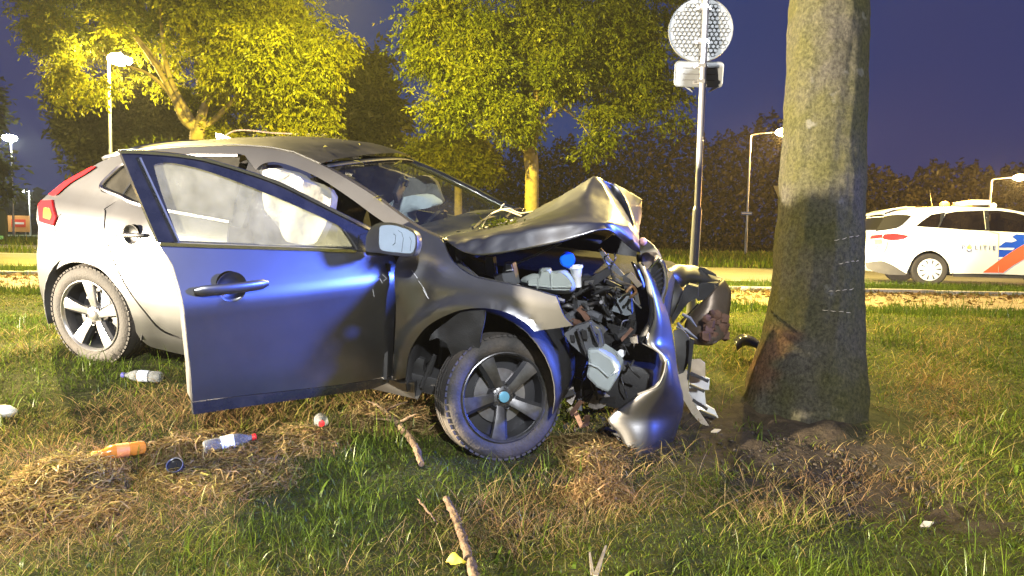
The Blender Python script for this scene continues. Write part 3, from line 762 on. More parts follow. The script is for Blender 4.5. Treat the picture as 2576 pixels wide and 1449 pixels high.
def handle(parent, surf, uvc, half, r, M, ang=0.0, hh=.013):
    """dished recess with a bar across it"""
    u, v = uvc; c = surf.xyz(u, v, .002); en = surf.en
    o = B().lathe(c, en, [(-.001, r), (.003, r * 1.02), (.002, r * .96), (-.012, r * .8), (-.022, r * .4), (-.024, .001)], 28, False, True).out('handle_recess', M, parent)
    d = nrm(surf.eu * cos(ang) + surf.ev * sin(ang)); n2 = nrm(np.cross(en, d)); P = []; rows = []
    for i in range(13):
        t = -1 + i / 6; s = (1 - abs(t) ** 8) ** .5 * .55 + .45; p = surf.xyz(u, v, .0) + d * half * t + en * (.030 - .016 * t * t)
        rows.append([p + n2 * hh * s * cos(k * pi / 5) + en * .011 * s * sin(k * pi / 5) for k in range(10)])
    return loft('door_handle', rows, M, parent, closed=True)


handle(rdoor, CAR, CAR.uv(331, 590), .105, .058, PAINT, radians(-5))
# fuel flap seam
fc = CAR.uv(157, 571); ring = [CAR.xyz(fc[0] + .083 * cos(a), fc[1] + .083 * sin(a), .0015) for a in np.linspace(-2.1, 1.0, 26)]
B().tube(ring, .0022, 5).out('fuel_flap_seam', BLACK, car)
# door shut line forward of the quarter
# tail lamp: lower lens, chrome-white gap, upper blade
tl = panel('tail_light', CAR, [(98, 557), (133, 568), (140, 547), (133, 525), (129, 503), (104, 504), (96, 514), (96, 536)], REDL, car, off=.014, thick=.02, res=.03)
panel('upper_lens', CAR, [(121, 489), (160, 458), (200, 435), (231, 419), (238, 421), (215, 437), (178, 459), (156, 477), (137, 492)], REDL, tl, off=.014, thick=.02, res=.03)
panel('lamp_core_panel', CAR, [(108, 548), (126, 553), (130, 540), (124, 525), (110, 522)], mat('orange_reflector', (.75, .10, .02), .3), tl, off=.0165, thick=.004, res=.02)  # small orange panel laid over the lower red lens
# ---- rear end: hatch and bumper between the two sides
re_px = [(231, 420), (200, 436), (160, 458), (121, 489), (96, 514), (97, 571), (95, 613), (92, 640), (93, 664), (99, 719), (110, 767), (126, 787)]
re_uv = [CAR.uv(*p) for p in re_px]
rows = []
for (x, z) in re_uv:
    w = WC(x, z); rows.append([cxyz(x + .10 * (1 - s * s) * (1.0 if z < 1 else .5), w * s, z) for s in np.linspace(1, -1, 15)])
loft('tailgate', rows, PAINT, car)
# ---- roof
rail = cr_open([CAR.uv(*p) for p in [(805, 413), (740, 385), (680, 373), (600, 367), (500, 369), (430, 372), (360, 379), (310, 387), (275, 399), (250, 409), (231, 420)]], 3)
rows = []
for (x, z) in rail:
    w = WC(x, z); rows.append([cxyz(x - (.10 * (1 - s * s) if x < 1.5 else 0), w * s, z + .055 * (1 - s * s) ** .8 + .004 * (1 if abs(s) < .98 else 0)) for s in np.linspace(1, -1, 21)])
roof = loft('roof', rows, mat('dark_roof_surface', (.012, .012, .012), .45, .0, .1, 5, spec=.22, dirt=(.10, .085, .06), dscale=5, damt=.4), car)  # roof coloured darker and duller than the body sides
strip([CAR.px(*p, .004) for p in [(805, 412), (740, 383), (680, 371), (600, 365), (500, 367), (430, 370), (360, 377), (310, 385)]], .016, CU, 'roof_gutter_strip', BLACK, car)
# spoiler lip over the tailgate
sp = [CAR.uv(*p) for p in [(310, 386), (275, 396), (240, 403), (226, 409)]]
rows = [[cxyz(x, (.57 - .04 * (i / 3)) * s, z + .055 * (1 - s * s) ** .8 + .014) for s in np.linspace(1.0, -1.0, 13)] for i, (x, z) in enumerate(sp)]
loft('rear_spoiler', rows, PAINT, car, thick=.03)
c = cxyz(sp[0][0] - .25, .0, sp[0][1] + .11)
B().prism([c + CF * .10 - CU * .01, c - CF * .07 - CU * .03, c - CF * .09 + CU * .028, c - CF * .04 + CU * .026], CL * .012).out('shark_fin_aerial', PAINT, car)

# ---- windscreen
wn = cr_open([cuv(805, 416, .555), cuv(872, 453, .60), cuv(939, 497, .645), cuv(982, 528, .675), cuv(1047, 574, .715), cuv(1108, 602, .745)], 4)
rows = []
for i, (x, z) in enumerate(wn):
    t = i / (len(wn) - 1); w = .55 + .19 * t
    rows.append([cxyz(x - (.09 + .06 * t) * (1 - s * s), w * s, z + .035 * (1 - s * s)) for s in np.linspace(1, -1, 17)])
loft('windscreen', rows, GLASSW, car)
bl = [[r[0] + CL * .012, r[0] - CL * .03 + CU * .006] for r in rows]
loft('windscreen_surround', bl, BLACK, car, thick=.006)
far = [[r[-1] - CL * .02, r[-1] + CL * .06 + CU * .012, r[-1] + CL * .10] for r in rows]
loft('far_windscreen_pillar', far, BLACKP, car, thick=.03)
top = [[rows[0][j] + CU * .006, rows[1][j] + CU * .008] for j in range(17)]
loft('windscreen_header', top, BLACK, car, thick=.006)
bot = [[rows[-1][j] + CU * .0 + CF * .0, rows[-1][j] + CF * .07 - CU * .02, rows[-1][j] + CF * .09 - CU * .10] for j in range(17)]
loft('wiper_cowl', bot, BLACK, car, thick=.01)
for (s0, s1, dz) in ((.75, .05, .02), (.0, -.65, .02)):
    P = [rows[int(14 - 0)][0] * 0 + cxyz(wn[-1][0] - .10 + .05 * k, .74 * (s0 + (s1 - s0) * k), wn[-1][1] + .045 + .02 * sin(k * 3)) for k in np.linspace(0, 1, 7)]
    B().tube(P, [.008, .008, .009, .009, .008, .007, .005], 6).out('wiper_arm', BLACK, car)

# ---- far side shell, floor, cabin
ou = [(0.55, .25), (3.0, .25), (3.12, .6), (3.1, .9), (2.7, 1.0), (1.6, .96), (.6, .93)]
panel('far_body_side', CAR, ou, PAINT, car, uvs=True, side=-1, thick=.03, res=.12, sub=1)
for ou in ([(1.28, 1.35), (2.7, 1.28), (2.95, 1.15), (2.55, 1.24), (1.9, 1.31), (1.4, 1.29)], [(2.45, .98), (2.75, 1.0), (3.0, 1.12), (2.9, 1.2), (2.68, 1.24)], [(1.55, .95), (1.68, .95), (1.62, 1.34), (1.50, 1.34)]):
    panel('far_window_pillar', CAR, ou, BLACKP, car, uvs=True, side=-1, thick=.05, res=.15, sub=1)
B().bbox(cxyz(1.6, 0, .27), CF * 1.35, CL * .80, CU * .05).out('floor_pan', BLACK, car)
rows = [[cxyz(x, .76 * s, z) for s in np.linspace(1, -1, 9)] for x, z in ((.40, 1.02), (.62, 1.03), (.80, 1.0), (.90, .93), (.90, .82), (.78, .60), (.62, .35))]
loft('dashboard', rows, BLACK, car, thick=.02)
for w in (.36, -.36):
    sx = 1.25
    st = B().bbox(cxyz(sx, w, .48), CF * .27, CL * .25, CU * .085, .5).out('front_seat', CLOTH, car)
    B().bbox(cxyz(sx + .36, w, .82), CF * .07 - CU * .02, CL * .24, CU * .36 - CF * .10, .5).out('seat_back', CLOTH, st)
    B().bbox(cxyz(sx + .50, w, 1.20), CF * .045, CL * .12, CU * .085, .6).out('headrest', CLOTH, st)
st = B().bbox(cxyz(2.12, 0, .50), CF * .25, CL * .62, CU * .09, .4).out('rear_bench', CLOTH, car)
B().bbox(cxyz(2.48, 0, .80), CF * .07, CL * .62, CU * .32 - CF * .08, .4).out('seat_back', CLOTH, st)
rows = [[cxyz(x, (WC(x, z) - .05) * s, z - .05 + .05 * (1 - s * s)) for s in np.linspace(1, -1, 9)] for (x, z) in rail[2:-4:3]]
loft('headlining', rows, HEADL, car)
# inflated curtain airbags, steering airbag, mirror, steering wheel
def cushion(name, pts, w, M, thick, parent=car, puff=.05, tx=0):
    q = [cuv(px, py, w) for px, py in pts]; qc = np.mean(q, 0); rr = max(hypot(a - qc[0], b - qc[1]) for a, b in q)
    poly = cr_smooth(q, 3, 90)
    def bl(u, v):
        d = min(1.0, hypot(u - qc[0], v - qc[1]) / rr); return w + puff * (1 - d * d) + .020 * sin(u * 30 + 2.5 * sin(v * 6)) + .010 * sin(u * 71 + v * 21) + .006 * sin(v * 17 + u * 9) + tx * (u - qc[0])
    return panel(name, Surf(CO, -CF, CU, CL, bl), [tuple(p) for p in poly], M, parent, uvs=True, sub=1, thick=thick, res=.04, angle=60)
cushion('curtain_airbag', [(650, 428), (700, 424), (760, 444), (822, 480), (836, 540), (806, 606), (750, 612), (705, 575), (672, 500)], .66, BAG, .07)
cushion('curtain_airbag', [(859, 420), (930, 418), (976, 424), (1039, 446), (1065, 441), (1098, 457), (1110, 495), (1107, 513), (1070, 525), (978, 530), (899, 490), (860, 450)], -.60, BAG, .05, puff=.03)
cushion('rear_curtain_airbag', [(470, 405), (560, 400), (620, 420), (640, 520), (600, 590), (520, 560), (470, 520)], -.62, BAG, .05, puff=.03)
cushion('steering_airbag', [(972, 523), (990, 506), (1016, 496), (1058, 490), (1086, 504), (1089, 520), (1042, 531), (1036, 562), (1007, 548)], -.20, BAGB, .16, puff=.12)
sw = B(); cc = cxyz(.98, -.34, .88); d1 = nrm(CU * .85 + CF * .5); d2 = CL
sw.tube([cc + d1 * .18 * cos(a) + d2 * .18 * sin(a) for a in np.linspace(0, 2 * pi, 25)], .014, 7); sw.tube([cc - d2 * .18, cc + d2 * .18], .018, 6)
sw.out('steering_wheel', BLACK, car)
mc = cw(1006, 474, .02)
B().bbox(mc, CL * .115 + CF * .03 - CU * .05, CU * .034 + CL * .02, CF * .015, .5).out('interior_mirror', BLACK, car)
B().tube([cw(1020, 468, .0), cw(1026, 456, -.02), cw(1016, 452, 0), cw(1008, 455, .0)], [.012, .014, .018, .022], 8).out('mirror_stem', BLACK, car)

# ---- front wing on this side
fend = [(998, 656), (1040, 612), (1060, 592), (1085, 596), (1113, 606), (1128, 640), (1150, 669), (1201, 699), (1311, 721), (1399, 746), (1406, 764), (1420, 797), (1441, 819),
        (1384, 828), (1344, 834), (1322, 812), (1274, 786), (1219, 775), (1165, 779), (1121, 794), (1077, 819), (1048, 852), (1029, 889), (1022, 932), (1020, 950), (990, 956), (992, 870), (996, 768)]
panel('front_wing', CAR, fend, PAINT, car, sub=3, thick=.012, res=.03)
# scuffs cut into the wing
for P in ([(1052, 706), (1064, 722), (1074, 742)], [(1063, 727), (1078, 752)], [(1036, 680), (1050, 700)]):
    B().tube([CAR.px(*p, .001) for p in P], [.0012, .0022, .001][:len(P)], 4).out('paint_scratch', WHITEP, car)
# wheel-arch lining and flap of torn liner
arch = [(ARCH[0] + .40 * cos(a), ARCH[1] + .40 * sin(a)) for a in np.linspace(-.25, pi + .15, 20)]
loft('wheel_arch_liner', [[cxyz(x, w, z) for (x, z) in arch] for w in (.865, .75, .6, .42)], BLACK, car, thick=.006)
arch = [(2.647 + .385 * cos(a), .33 + .37 * sin(a)) for a in np.linspace(-.35, pi + .3, 22)]
loft('wheel_arch_liner', [[cxyz(x, w, z) for (x, z) in arch] for w in (.85, .7, .55, .42)], BLACK, car, thick=.006)
panel('torn_arch_liner', plane(.94, crump=.012), [(1079, 857), (1090, 836), (1121, 812), (1160, 786), (1221, 781), (1214, 830), (1205, 880), (1180, 956), (1137, 962), (1136, 900), (1124, 864), (1100, 850)], BLACK, car, thick=.01)
panel('torn_arch_liner', plane(.80, crump=.012), [(1042, 915), (1052, 900), (1068, 905), (1064, 930), (1070, 962), (1050, 1006), (1040, 995), (1036, 950)], BLACK, car, thick=.03)
B().tube([cw(1095, 890, .78), cw(1080, 930, .78), cw(1060, 975, .8)], [.012, .02, .014], 8).out('suspension_link', BLACK, car)
panel('sill', CAR, [CAR.uv(476, 856), CAR.uv(478, 894)] + [(1.4, .20), (.9, .185), CAR.uv(1043, 1004), CAR.uv(1041, 962), CAR.uv(992, 960), (1.0, .32), (1.6, .315)], PAINT, car, uvs=True, off=-.006, thick=.03, sub=1)


# ---- wheels
def wheel(c, ax, up, phase, M_t, M_s, name='wheel', R=.318, lit=True):
    ax = nrm(ax); u = nrm(up - ax * (up @ ax)); v = np.cross(ax, u)
    pr = [(-.012, .218), (-.02, .206), (-.055, .200), (-.19, .200), (-.2, .215)]
    w = B().lathe(c, ax, pr, 40, False, False, u).lathe(c - ax * .10, ax, [(-.03, .2), (0, .2), (.001, .08)], 30, True, False).out(name, ALLOYD, car)
    t = [(-.205, .222), (-.212, .255), (-.205, .285), (-.185, .308), (-.17, .315)]
    for g in (-.145, -.105, -.065): t += [(g - .006, R), (g - .0055, R - .009), (g + .0055, R - .009), (g + .006, R)]
    t += [(-.035, .315), (-.016, .306), (-.002, .285), (.004, .258), (.000, .236), (-.006, .228), (-.010, .221)]
    ty = B().lathe(c, ax, t, 72, False, False, u)
    for k in range(60):   # shoulder tread blocks
        a = 2 * pi * k / 60; rd = u * cos(a) + v * sin(a); tg = -u * sin(a) + v * cos(a)
        ty.box(c + rd * .304 - ax * .018, tg * .011, rd * .005, ax * .013)
    ty.out('tyre', M_t, w)
    B().lathe(c, ax, [(-.010, .223), (.000, .2235), (.002, .219), (-.004, .212), (-.016, .208)], 56, False, False, u).out('rim_lip', M_s, w)
    B().lathe(c - ax * .085, ax, [(-.012, .05), (-.012, .138), (0, .138), (.001, .05)], 36, False, False).out('brake_disc', STEEL, w)
    B().lathe(c, ax, [(-.07, .075), (-.045, .066), (-.034, .05), (-.034, .001)], 30, False, False).out('wheel_hub', M_s, w)
    for k in range(5):
        a = phase + 2 * pi * k / 5; rd = u * cos(a) + v * sin(a); tg = -u * sin(a) + v * cos(a)
        V = []; st = [(.045, .020, -.034, .02), (.09, .022, -.022, .024), (.15, .029, -.012, .03), (.205, .037, -.006, .03), (.217, .040, -.008, .02)]
        for (r, hw, tt, dp) in st:
            sk = .022 * (r - .045) / .17; b0 = c + rd * r
            V += [b0 + tg * (-hw + sk) + ax * (tt - dp), b0 + tg * (-hw + sk) + ax * (tt - .003), b0 + tg * (-hw * .25 + sk) + ax * tt, b0 + tg * (hw + sk) + ax * (tt - .004), b0 + tg * (hw + sk) + ax * (tt - dp)]
        Fc = []
        for i in range(len(st) - 1):
            for j in range(4): q0 = i * 5 + j; Fc.append([q0, q0 + 1, q0 + 6, q0 + 5])
        mk('spoke', V, Fc, M_s, w, angle=25)
        V2 = [];                                               # black recess running beside each spoke
        for (r, hw, tt, dp) in st:
            sk = .022 * (r - .045) / .17 + hw; b0 = c + rd * r; V2 += [b0 + tg * sk + ax * (tt - .007), b0 + tg * (sk + .018) + ax * (tt - .020), b0 + tg * (sk + .018) + ax * (tt - dp - .02)]
        mk('spoke_recess', V2, [[i * 3 + j, i * 3 + j + 1, i * 3 + j + 4, i * 3 + j + 3] for i in range(len(st) - 1) for j in range(2)], ALLOYD, w)
        a2 = a + pi / 5; b0 = c + (u * cos(a2) + v * sin(a2)) * .053
        B().lathe(b0, ax, [(-.045, .013), (-.030, .0135), (-.031, .010), (-.042, .009), (-.042, .001)], 12, False, False).out('wheel_bolt', ALLOYD, w)
    hc = B().lathe(c, ax, [(-.034, .033), (-.027, .032), (-.022, .026), (-.020, .001)], 24, False, False).out('hub_cap', M_s, w)
    return w, hc, u, v


w1, hc1, u_, v_ = wheel(_pr + CL * .012, CL, CU, radians(-4), RUBBERM, ALLOY)
B().bbox(_pr + CU * .11 + CF * .075 - CL * .06, CF * .035, CU * .06, CL * .022, .4).out('brake_caliper', WHITEP, w1)
fax = nrm(np.array([.36, -.92, .10])); fc_ = at(1272, 1000, 3.36)
w2, hc2, u_, v_ = wheel(fc_, fax, np.array([0, 0, 1.0]), radians(20), RUBBER, mat('shaded_alloy', (.17, .17, .175), .36, .85, .3, 20, dirt=(.06, .05, .04), damt=.6, dscale=12))  # front wheel alloy darkened in colour for the shade there, plus random dirt
B().lathe(fc_, fax, [(-.0205, .028), (-.017, .027), (-.015, .02), (-.0145, .001)], 24, False, False).out('hub_badge', mat('blue_badge', (.16, .42, .58), .3, .3), w2)
B().lathe(fc_ - fax * .1, fax, [(-.30, .03), (-.1, .035), (-.05, .09), (0, .12)], 16).out('drive_shaft', BLACK, car)

# ================================================================ the open front door
DANG = radians(62)
d_eu = -CF * cos(DANG) + CL * sin(DANG); d_en = CL * cos(DANG) + CF * sin(DANG)
_dv = np.array([.15, .22, .30, .45, .60, .74, .815, .835, .88, .96, 1.02, 1.15, 1.30, 1.42, 1.6]); _dw = np.array([-.07, -.045, -.012, .0, .004, .010, .016, .014, -.006, -.045, -.075, -.135, -.205, -.26, -.34])
_zz2 = np.linspace(.15, 1.6, 291); _w2 = np.interp(_zz2, _dv, _dw); _k = np.exp(-np.linspace(-2, 2, 13) ** 2); _k /= _k.sum(); _w2 = np.convolve(np.pad(_w2, 6, mode='edge'), _k, 'valid')
DOOR = Surf(CO - CF * .62 + CL * .865, d_eu, CU, d_en, lambda u, v: float(np.interp(v, _zz2, _w2)) - .05 * (u - .5) ** 2)
hc_px = (582, 721); huv = DOOR.uv(*hc_px)
hole = [(huv[0] + .062 * cos(a), huv[1] + .062 * sin(a)) for a in np.linspace(0, 2 * pi, 20)[:-1]]
DHOLE = [hole]
skin = [(403, 618), (418, 641), (435, 668), (450, 719), (463, 774), (472, 865), (479, 930), (484, 1011), (600, 996), (760, 978), (880, 964), (986, 945), (990, 860), (995, 760), (997, 660), (985, 641), (900, 634), (700, 628), (520, 622)]
door = panel('front_door', DOOR, [DOOR.uv(*p) for p in skin], PAINT, car, uvs=True, sub=3, thick=.012, res=.035, holes=DHOLE)
handle(door, DOOR, huv, .157, .064, PAINT, radians(0), .023)
panel('door_lower_trim', DOOR, [(484, 1013), (487, 1043), (620, 1023), (800, 998), (940, 978), (984, 960), (986, 947), (880, 966), (760, 980), (600, 998)], BLACKP, door, off=.003, thick=.02, sub=1)
glass_px = [(388, 419), (396, 412), (439, 411), (530, 433), (658, 481), (768, 528), (830, 557), (860, 574), (892, 622), (700, 618), (453, 608), (430, 548), (406, 482)]
frame = [(302, 378), (366, 379), (464, 388), (549, 406), (695, 453), (805, 507), (939, 574), (944, 600), (930, 628), (897, 632), (700, 624), (400, 611), (370, 540), (340, 470), (318, 415)]
panel('window_frame', DOOR, [DOOR.uv(*p) for p in frame], BLACKP, door, uvs=True, thick=.035, off=-.004, sub=3, res=.06, holes=([DOOR.uv(*p) for p in glass_px],))
panel('window_glass', DOOR, [DOOR.uv(*p) for p in glass_px], GLASSD, door, uvs=True, off=-.018, thick=.004, sub=3)
strip(cr_open([DOOR.px(*p, .002) for p in [(303, 382), (366, 384), (464, 393), (549, 411), (695, 459), (805, 513), (936, 579)]], 5), .016, d_en, 'window_chrome', CHROME, door, h=.008)
strip([DOOR.px(*p, .004) for p in [(401, 613), (520, 618), (700, 624), (894, 631)]], .020, d_en, 'belt_chrome', CHROME, door, h=.010)
strip([DOOR.px(*p, .001) for p in [(352, 396), (400, 500), (450, 607)]], .010, d_en, 'pillar_moulding', GREYP, door, h=.006)
strip([DOOR.px(*p, -.004) for p in [(862, 577), (880, 600), (897, 628)]], .012, d_en, 'quarterlight_bar', BLACK, door, h=.008)
# inner trim of the door: panel, armrest, pull
inn = [(DOOR.uv(*p)) for p in [(480, 640), (500, 980), (960, 930), (970, 650)]]
panel('door_inner_trim', Surf(DOOR.P0, DOOR.eu, DOOR.ev, DOOR.en, lambda u, v: DOOR.bulge(u, v) - .10), inn, BLACK, door, uvs=True, sub=1, thick=.03, res=.1)
a = inn[0]; B().bbox(DOOR.xyz(.45, .62, -.16), d_eu * .28, CU * .03, d_en * .05, .4).out('armrest', BLACK, door)
for (ua, va, ub, vb) in ((-.01, .30, -.01, .92),):      # edge closing the door shell at the hinge end
    B().box((DOOR.xyz(.02, .60, -.055)), d_eu * .01, CU * .31, d_en * .05).out('hinge_edge', PAINT_IN, door)
e0 = [DOOR.uv(*p) for p in [(408, 622), (435, 668), (450, 719), (463, 774), (472, 865), (479, 930), (484, 1011)]]
loft('rear_edge', [[DOOR.xyz(u, v, -.004), DOOR.xyz(u - .012, v, -.06), DOOR.xyz(u - .02, v, -.11)] for u, v in e0], PAINT_IN, door, thick=.004)
# scratches at the forward edge of the skin
for P in ([(962, 690), (972, 700), (966, 706)], [(938, 728), (941, 745)], [(955, 700), (962, 712)]):
    B().tube([DOOR.px(*p, .001) for p in P], .0013, 4).out('paint_scratch', WHITEP, door)
# printed maker's marks low on the glass stay as a few plain ticks
# wing mirror on the door
mz = 3.22; mo = [(923, 595), (930, 580), (941, 567), (960, 560), (985, 560), (1010, 566), (1038, 578), (1049, 592), (1051, 615), (1044, 638), (1028, 645), (990, 642), (955, 636), (930, 634), (921, 628)]
mgl = [(957, 570), (975, 566), (1000, 569), (1030, 580), (1044, 592), (1046, 608), (1041, 629), (1032, 637), (1000, 635), (962, 630), (954, 615), (954, 590)]
mfd = nrm(np.array([-.30, -.93, .05]))
def mir(px, py, off=0.0):
    c0 = at(1000, 602, mz); d = ray(px, py); return CAM + d * (((c0 - CAM) @ mfd) / (d @ mfd)) + mfd * off
cen = np.mean([mir(*p) for p in mo], 0)
ring = cr_smooth([np.array(p, float) for p in mo], 3, 95)
rows = []
for (sc, off) in ((.02, .001), (.5, .002), (.90, .003), (1.0, .006), (1.02, -.01), (.98, -.05), (.85, -.09), (.55, -.12), (.05, -.13)):
    cc = cen + np.array([-.03 if off < -.04 else 0, 0, 0]); rows.append([cen + (mir(*p) - cen) * sc + mfd * off for p in ring])
mr_ = loft('wing_mirror', rows, PAINT, door, closed=True, angle=50)
panel('mirror_glass', Surf(mir(1000, 602), nrm(np.cross([0, 0, 1.0], mfd)) * -1, nrm(np.cross(mfd, np.cross([0, 0, 1.0], mfd))), mfd, lambda u, v: .004), mgl,
      mat('sky_tinted_mirror', (.44, .54, .66), .15, .15, .08, 9), mr_, thick=.004, sub=3, corner=95)  # pale blue of the reflected sky painted into the glass colour
panel('mirror_rim', Surf(mir(1000, 602), nrm(np.cross([0, 0, 1.0], mfd)) * -1, nrm(np.cross(mfd, np.cross([0, 0, 1.0], mfd))), mfd, lambda u, v: .0), [((px - 1000) * 1.05 + 1000, (py - 602) * 1.08 + 602) for px, py in mgl], BLACKP, mr_, thick=.012, sub=3, corner=95)
for P in ([(991, 589), (997, 592), (995, 612), (989, 617)], [(1003, 580), (1012, 586), (1016, 600), (1012, 634)], [(1032, 596), (1036, 606), (1033, 632)]):
    B().tube([mir(*p, .0055) for p in P], .0010, 4).out('mirror_crack', BLACK, mr_)
B().bbox(mir(937, 632, -.05), nrm(np.cross([0, 0, 1.0], mfd)) * .045, np.array([0, 0, .02]), mfd * .04, .4).out('mirror_foot', BLACK, mr_)
panel('mirror_sail', DOOR, [(905, 592), (944, 580), (960, 640), (900, 632)], BLACKP, door, off=.003, thick=.02, sub=1)
# ================================================================ crumpled bonnet
HV = {  # label: (px, py, lateral offset)
 'A': (1111, 597, .74), 'B1': (1132, 613, .77), 'B2': (1155, 630, .79), 'B3': (1186, 642, .80), 'B4': (1214, 644, .80), 'B5': (1261, 639, .79), 'B6': (1331, 625, .77), 'B7': (1427, 607, .73), 'B8': (1495, 582, .68), 'B9': (1531, 576, .63),
 'C2': (1165, 604, .765), 'C3': (1215, 597, .755), 'C4': (1310, 578, .73), 'C5': (1420, 563, .69), 'C6': (1490, 560, .64), 'F': (1536, 564, .58),
 'M3': (1225, 586, .60), 'M4': (1310, 563, .58), 'M5': (1405, 541, .52), 'M6': (1470, 528, .46),
 'D1': (1170, 589, .58), 'D2': (1232, 577, .36), 'D3': (1287, 563, .10), 'D4': (1322, 548, -.2), 'D5': (1346, 530, -.62),
 'N4': (1345, 545, .22), 'N5': (1420, 515, .24), 'N6': (1470, 490, .22),
 'E1': (1380, 513, -.30), 'E2': (1425, 489, -.14), 'E3': (1468, 462, -.04), 'P': (1494, 446, .02),
 'L1': (1514, 464, .06), 'L2': (1541, 513, .20), 'L3': (1568, 550, .34), 'L4': (1588, 578, .40),
 'V1': (1528, 472, -.16), 'V2': (1558, 508, -.10), 'V3': (1579, 548, .04), 'V4': (1596, 587, .22),
 'R1': (1542, 463, -.10), 'R2': (1565, 488, -.10), 'R3': (1583, 530, .02), 'R4': (1600, 585, .22),
 'S1': (1589, 489, -.32), 'S2': (1603, 520, -.25), 'S3': (1605, 560, -.05),
 'G3': (1612, 503, -.40), 'H1': (1611, 534, -.32), 'H2': (1605, 575, -.05),
 'T': (1615, 631, .30), 'T2': (1594, 632, .34), 'K': (1556, 598, .50), 'Z': (1602, 600, .28), 'Q': (1575, 592, .48)}
HF = [('A', 'B1', 'C2'), ('B1', 'B2', 'C2'), ('B2', 'B3', 'C3', 'C2'), ('B3', 'B4', 'C3'), ('B4', 'B5', 'C4', 'C3'), ('B5', 'B6', 'C4'), ('B6', 'B7', 'C5', 'C4'), ('B7', 'B8', 'C6', 'C5'), ('B8', 'B9', 'F', 'C6'),
 ('A', 'C2', 'D1'), ('C2', 'C3', 'M3', 'D1'), ('C3', 'C4', 'M4', 'M3'), ('C4', 'C5', 'M5', 'M4'), ('C5', 'C6', 'M6', 'M5'), ('D1', 'M3', 'D2'), ('M3', 'M4', 'D3', 'D2'), ('M4', 'M5', 'N4', 'D3'),
 ('D3', 'N4', 'D4'), ('D4', 'N4', 'E1', 'D5'), ('M5', 'M6', 'N5', 'N4'), ('N4', 'N5', 'E2', 'E1'), ('M6', 'N6', 'N5'), ('N5', 'N6', 'E3', 'E2'), ('C6', 'F', 'M6'),
 ('M6', 'F', 'L2', 'N6'), ('N6', 'L2', 'L1', 'P'), ('N6', 'P', 'E3'), ('F', 'L3', 'L2'), ('F', 'L4', 'L3'), ('F', 'B9', 'K', 'Q'), ('F', 'Q', 'L4'), ('K', 'T2', 'Q'), ('T2', 'T', 'Q'), ('Q', 'T', 'Z', 'L4'),
 ('P', 'L1', 'V1', 'R1'), ('L1', 'L2', 'V2', 'V1'), ('L2', 'L3', 'V3', 'V2'), ('L3', 'L4', 'V4', 'V3'), ('L4', 'Z', 'V4'), ('R1', 'V1', 'V2', 'R2'), ('R2', 'V2', 'V3', 'R3'), ('R3', 'V3', 'V4', 'R4'), ('V4', 'Z', 'R4'),
 ('R1', 'R2', 'S1'), ('R2', 'R3', 'S2', 'S1'), ('R3', 'R4', 'S3', 'S2'), ('S1', 'S2', 'G3'), ('S2', 'H1', 'G3'), ('S2', 'S3', 'H2', 'H1'), ('R4', 'Z', 'H2', 'S3')]
_hk = list(HV); _hi = {k: i for i, k in enumerate(_hk)}
bon = mk('bonnet', [cw(*HV[k]) for k in _hk], [[_hi[k] for k in f] for f in HF], PAINT, car, angle=None)
bmh = bmesh.new(); bmh.from_mesh(bon.data); bmesh.ops.recalc_face_normals(bmh, faces=bmh.faces[:])
cl = bmh.edges.layers.float.new('crease_edge'); sharp = {('C6', 'F'): 1, ('C5', 'C6'): .9, ('C4', 'C5'): .75, ('C3', 'C4'): .65, ('C2', 'C3'): .5, ('F', 'L4'): .85, ('F', 'L2'): .4, ('P', 'L1'): 1, ('L1', 'L2'): 1, ('L2', 'L3'): 1, ('L3', 'L4'): 1, ('R1', 'R2'): 1, ('R2', 'R3'): 1, ('R3', 'R4'): 1, ('F', 'M6'): .5, ('L2', 'N6'): .5, ('S2', 'G3'): .8, ('V1', 'V2'): .5, ('V2', 'V3'): .5, ('V3', 'V4'): .5, ('R1', 'S1'): .5, ('N6', 'M6'): .3, ('F', 'Q'): .8, ('Q', 'T'): .8, ('S1', 'S2'): .9, ('S2', 'S3'): .9, ('N6', 'P'): .7, ('P', 'E3'): .2}
bmh.verts.ensure_lookup_table()
for e in bmh.edges:
    a, b = (_hk[v.index] for v in e.verts); c = sharp.get((a, b), sharp.get((b, a), 0))
    if c: e[cl] = c
    if e.is_boundary: e[cl] = .8
bmh.to_mesh(bon.data); bmh.free()
md = bon.modifiers.new('sub', 'SUBSURF'); md.levels = 3; md.render_levels = 3
_tx = bpy.data.textures.new('dents', 'CLOUDS'); _tx.noise_scale = .09; _tx.noise_depth = 2
md = bon.modifiers.new('dents', 'DISPLACE'); md.texture = _tx; md.strength = .010; md.mid_level = .5; md.texture_coords = 'GLOBAL'
md = bon.modifiers.new('thick', 'SOLIDIFY'); md.thickness = .008; md.offset = 1

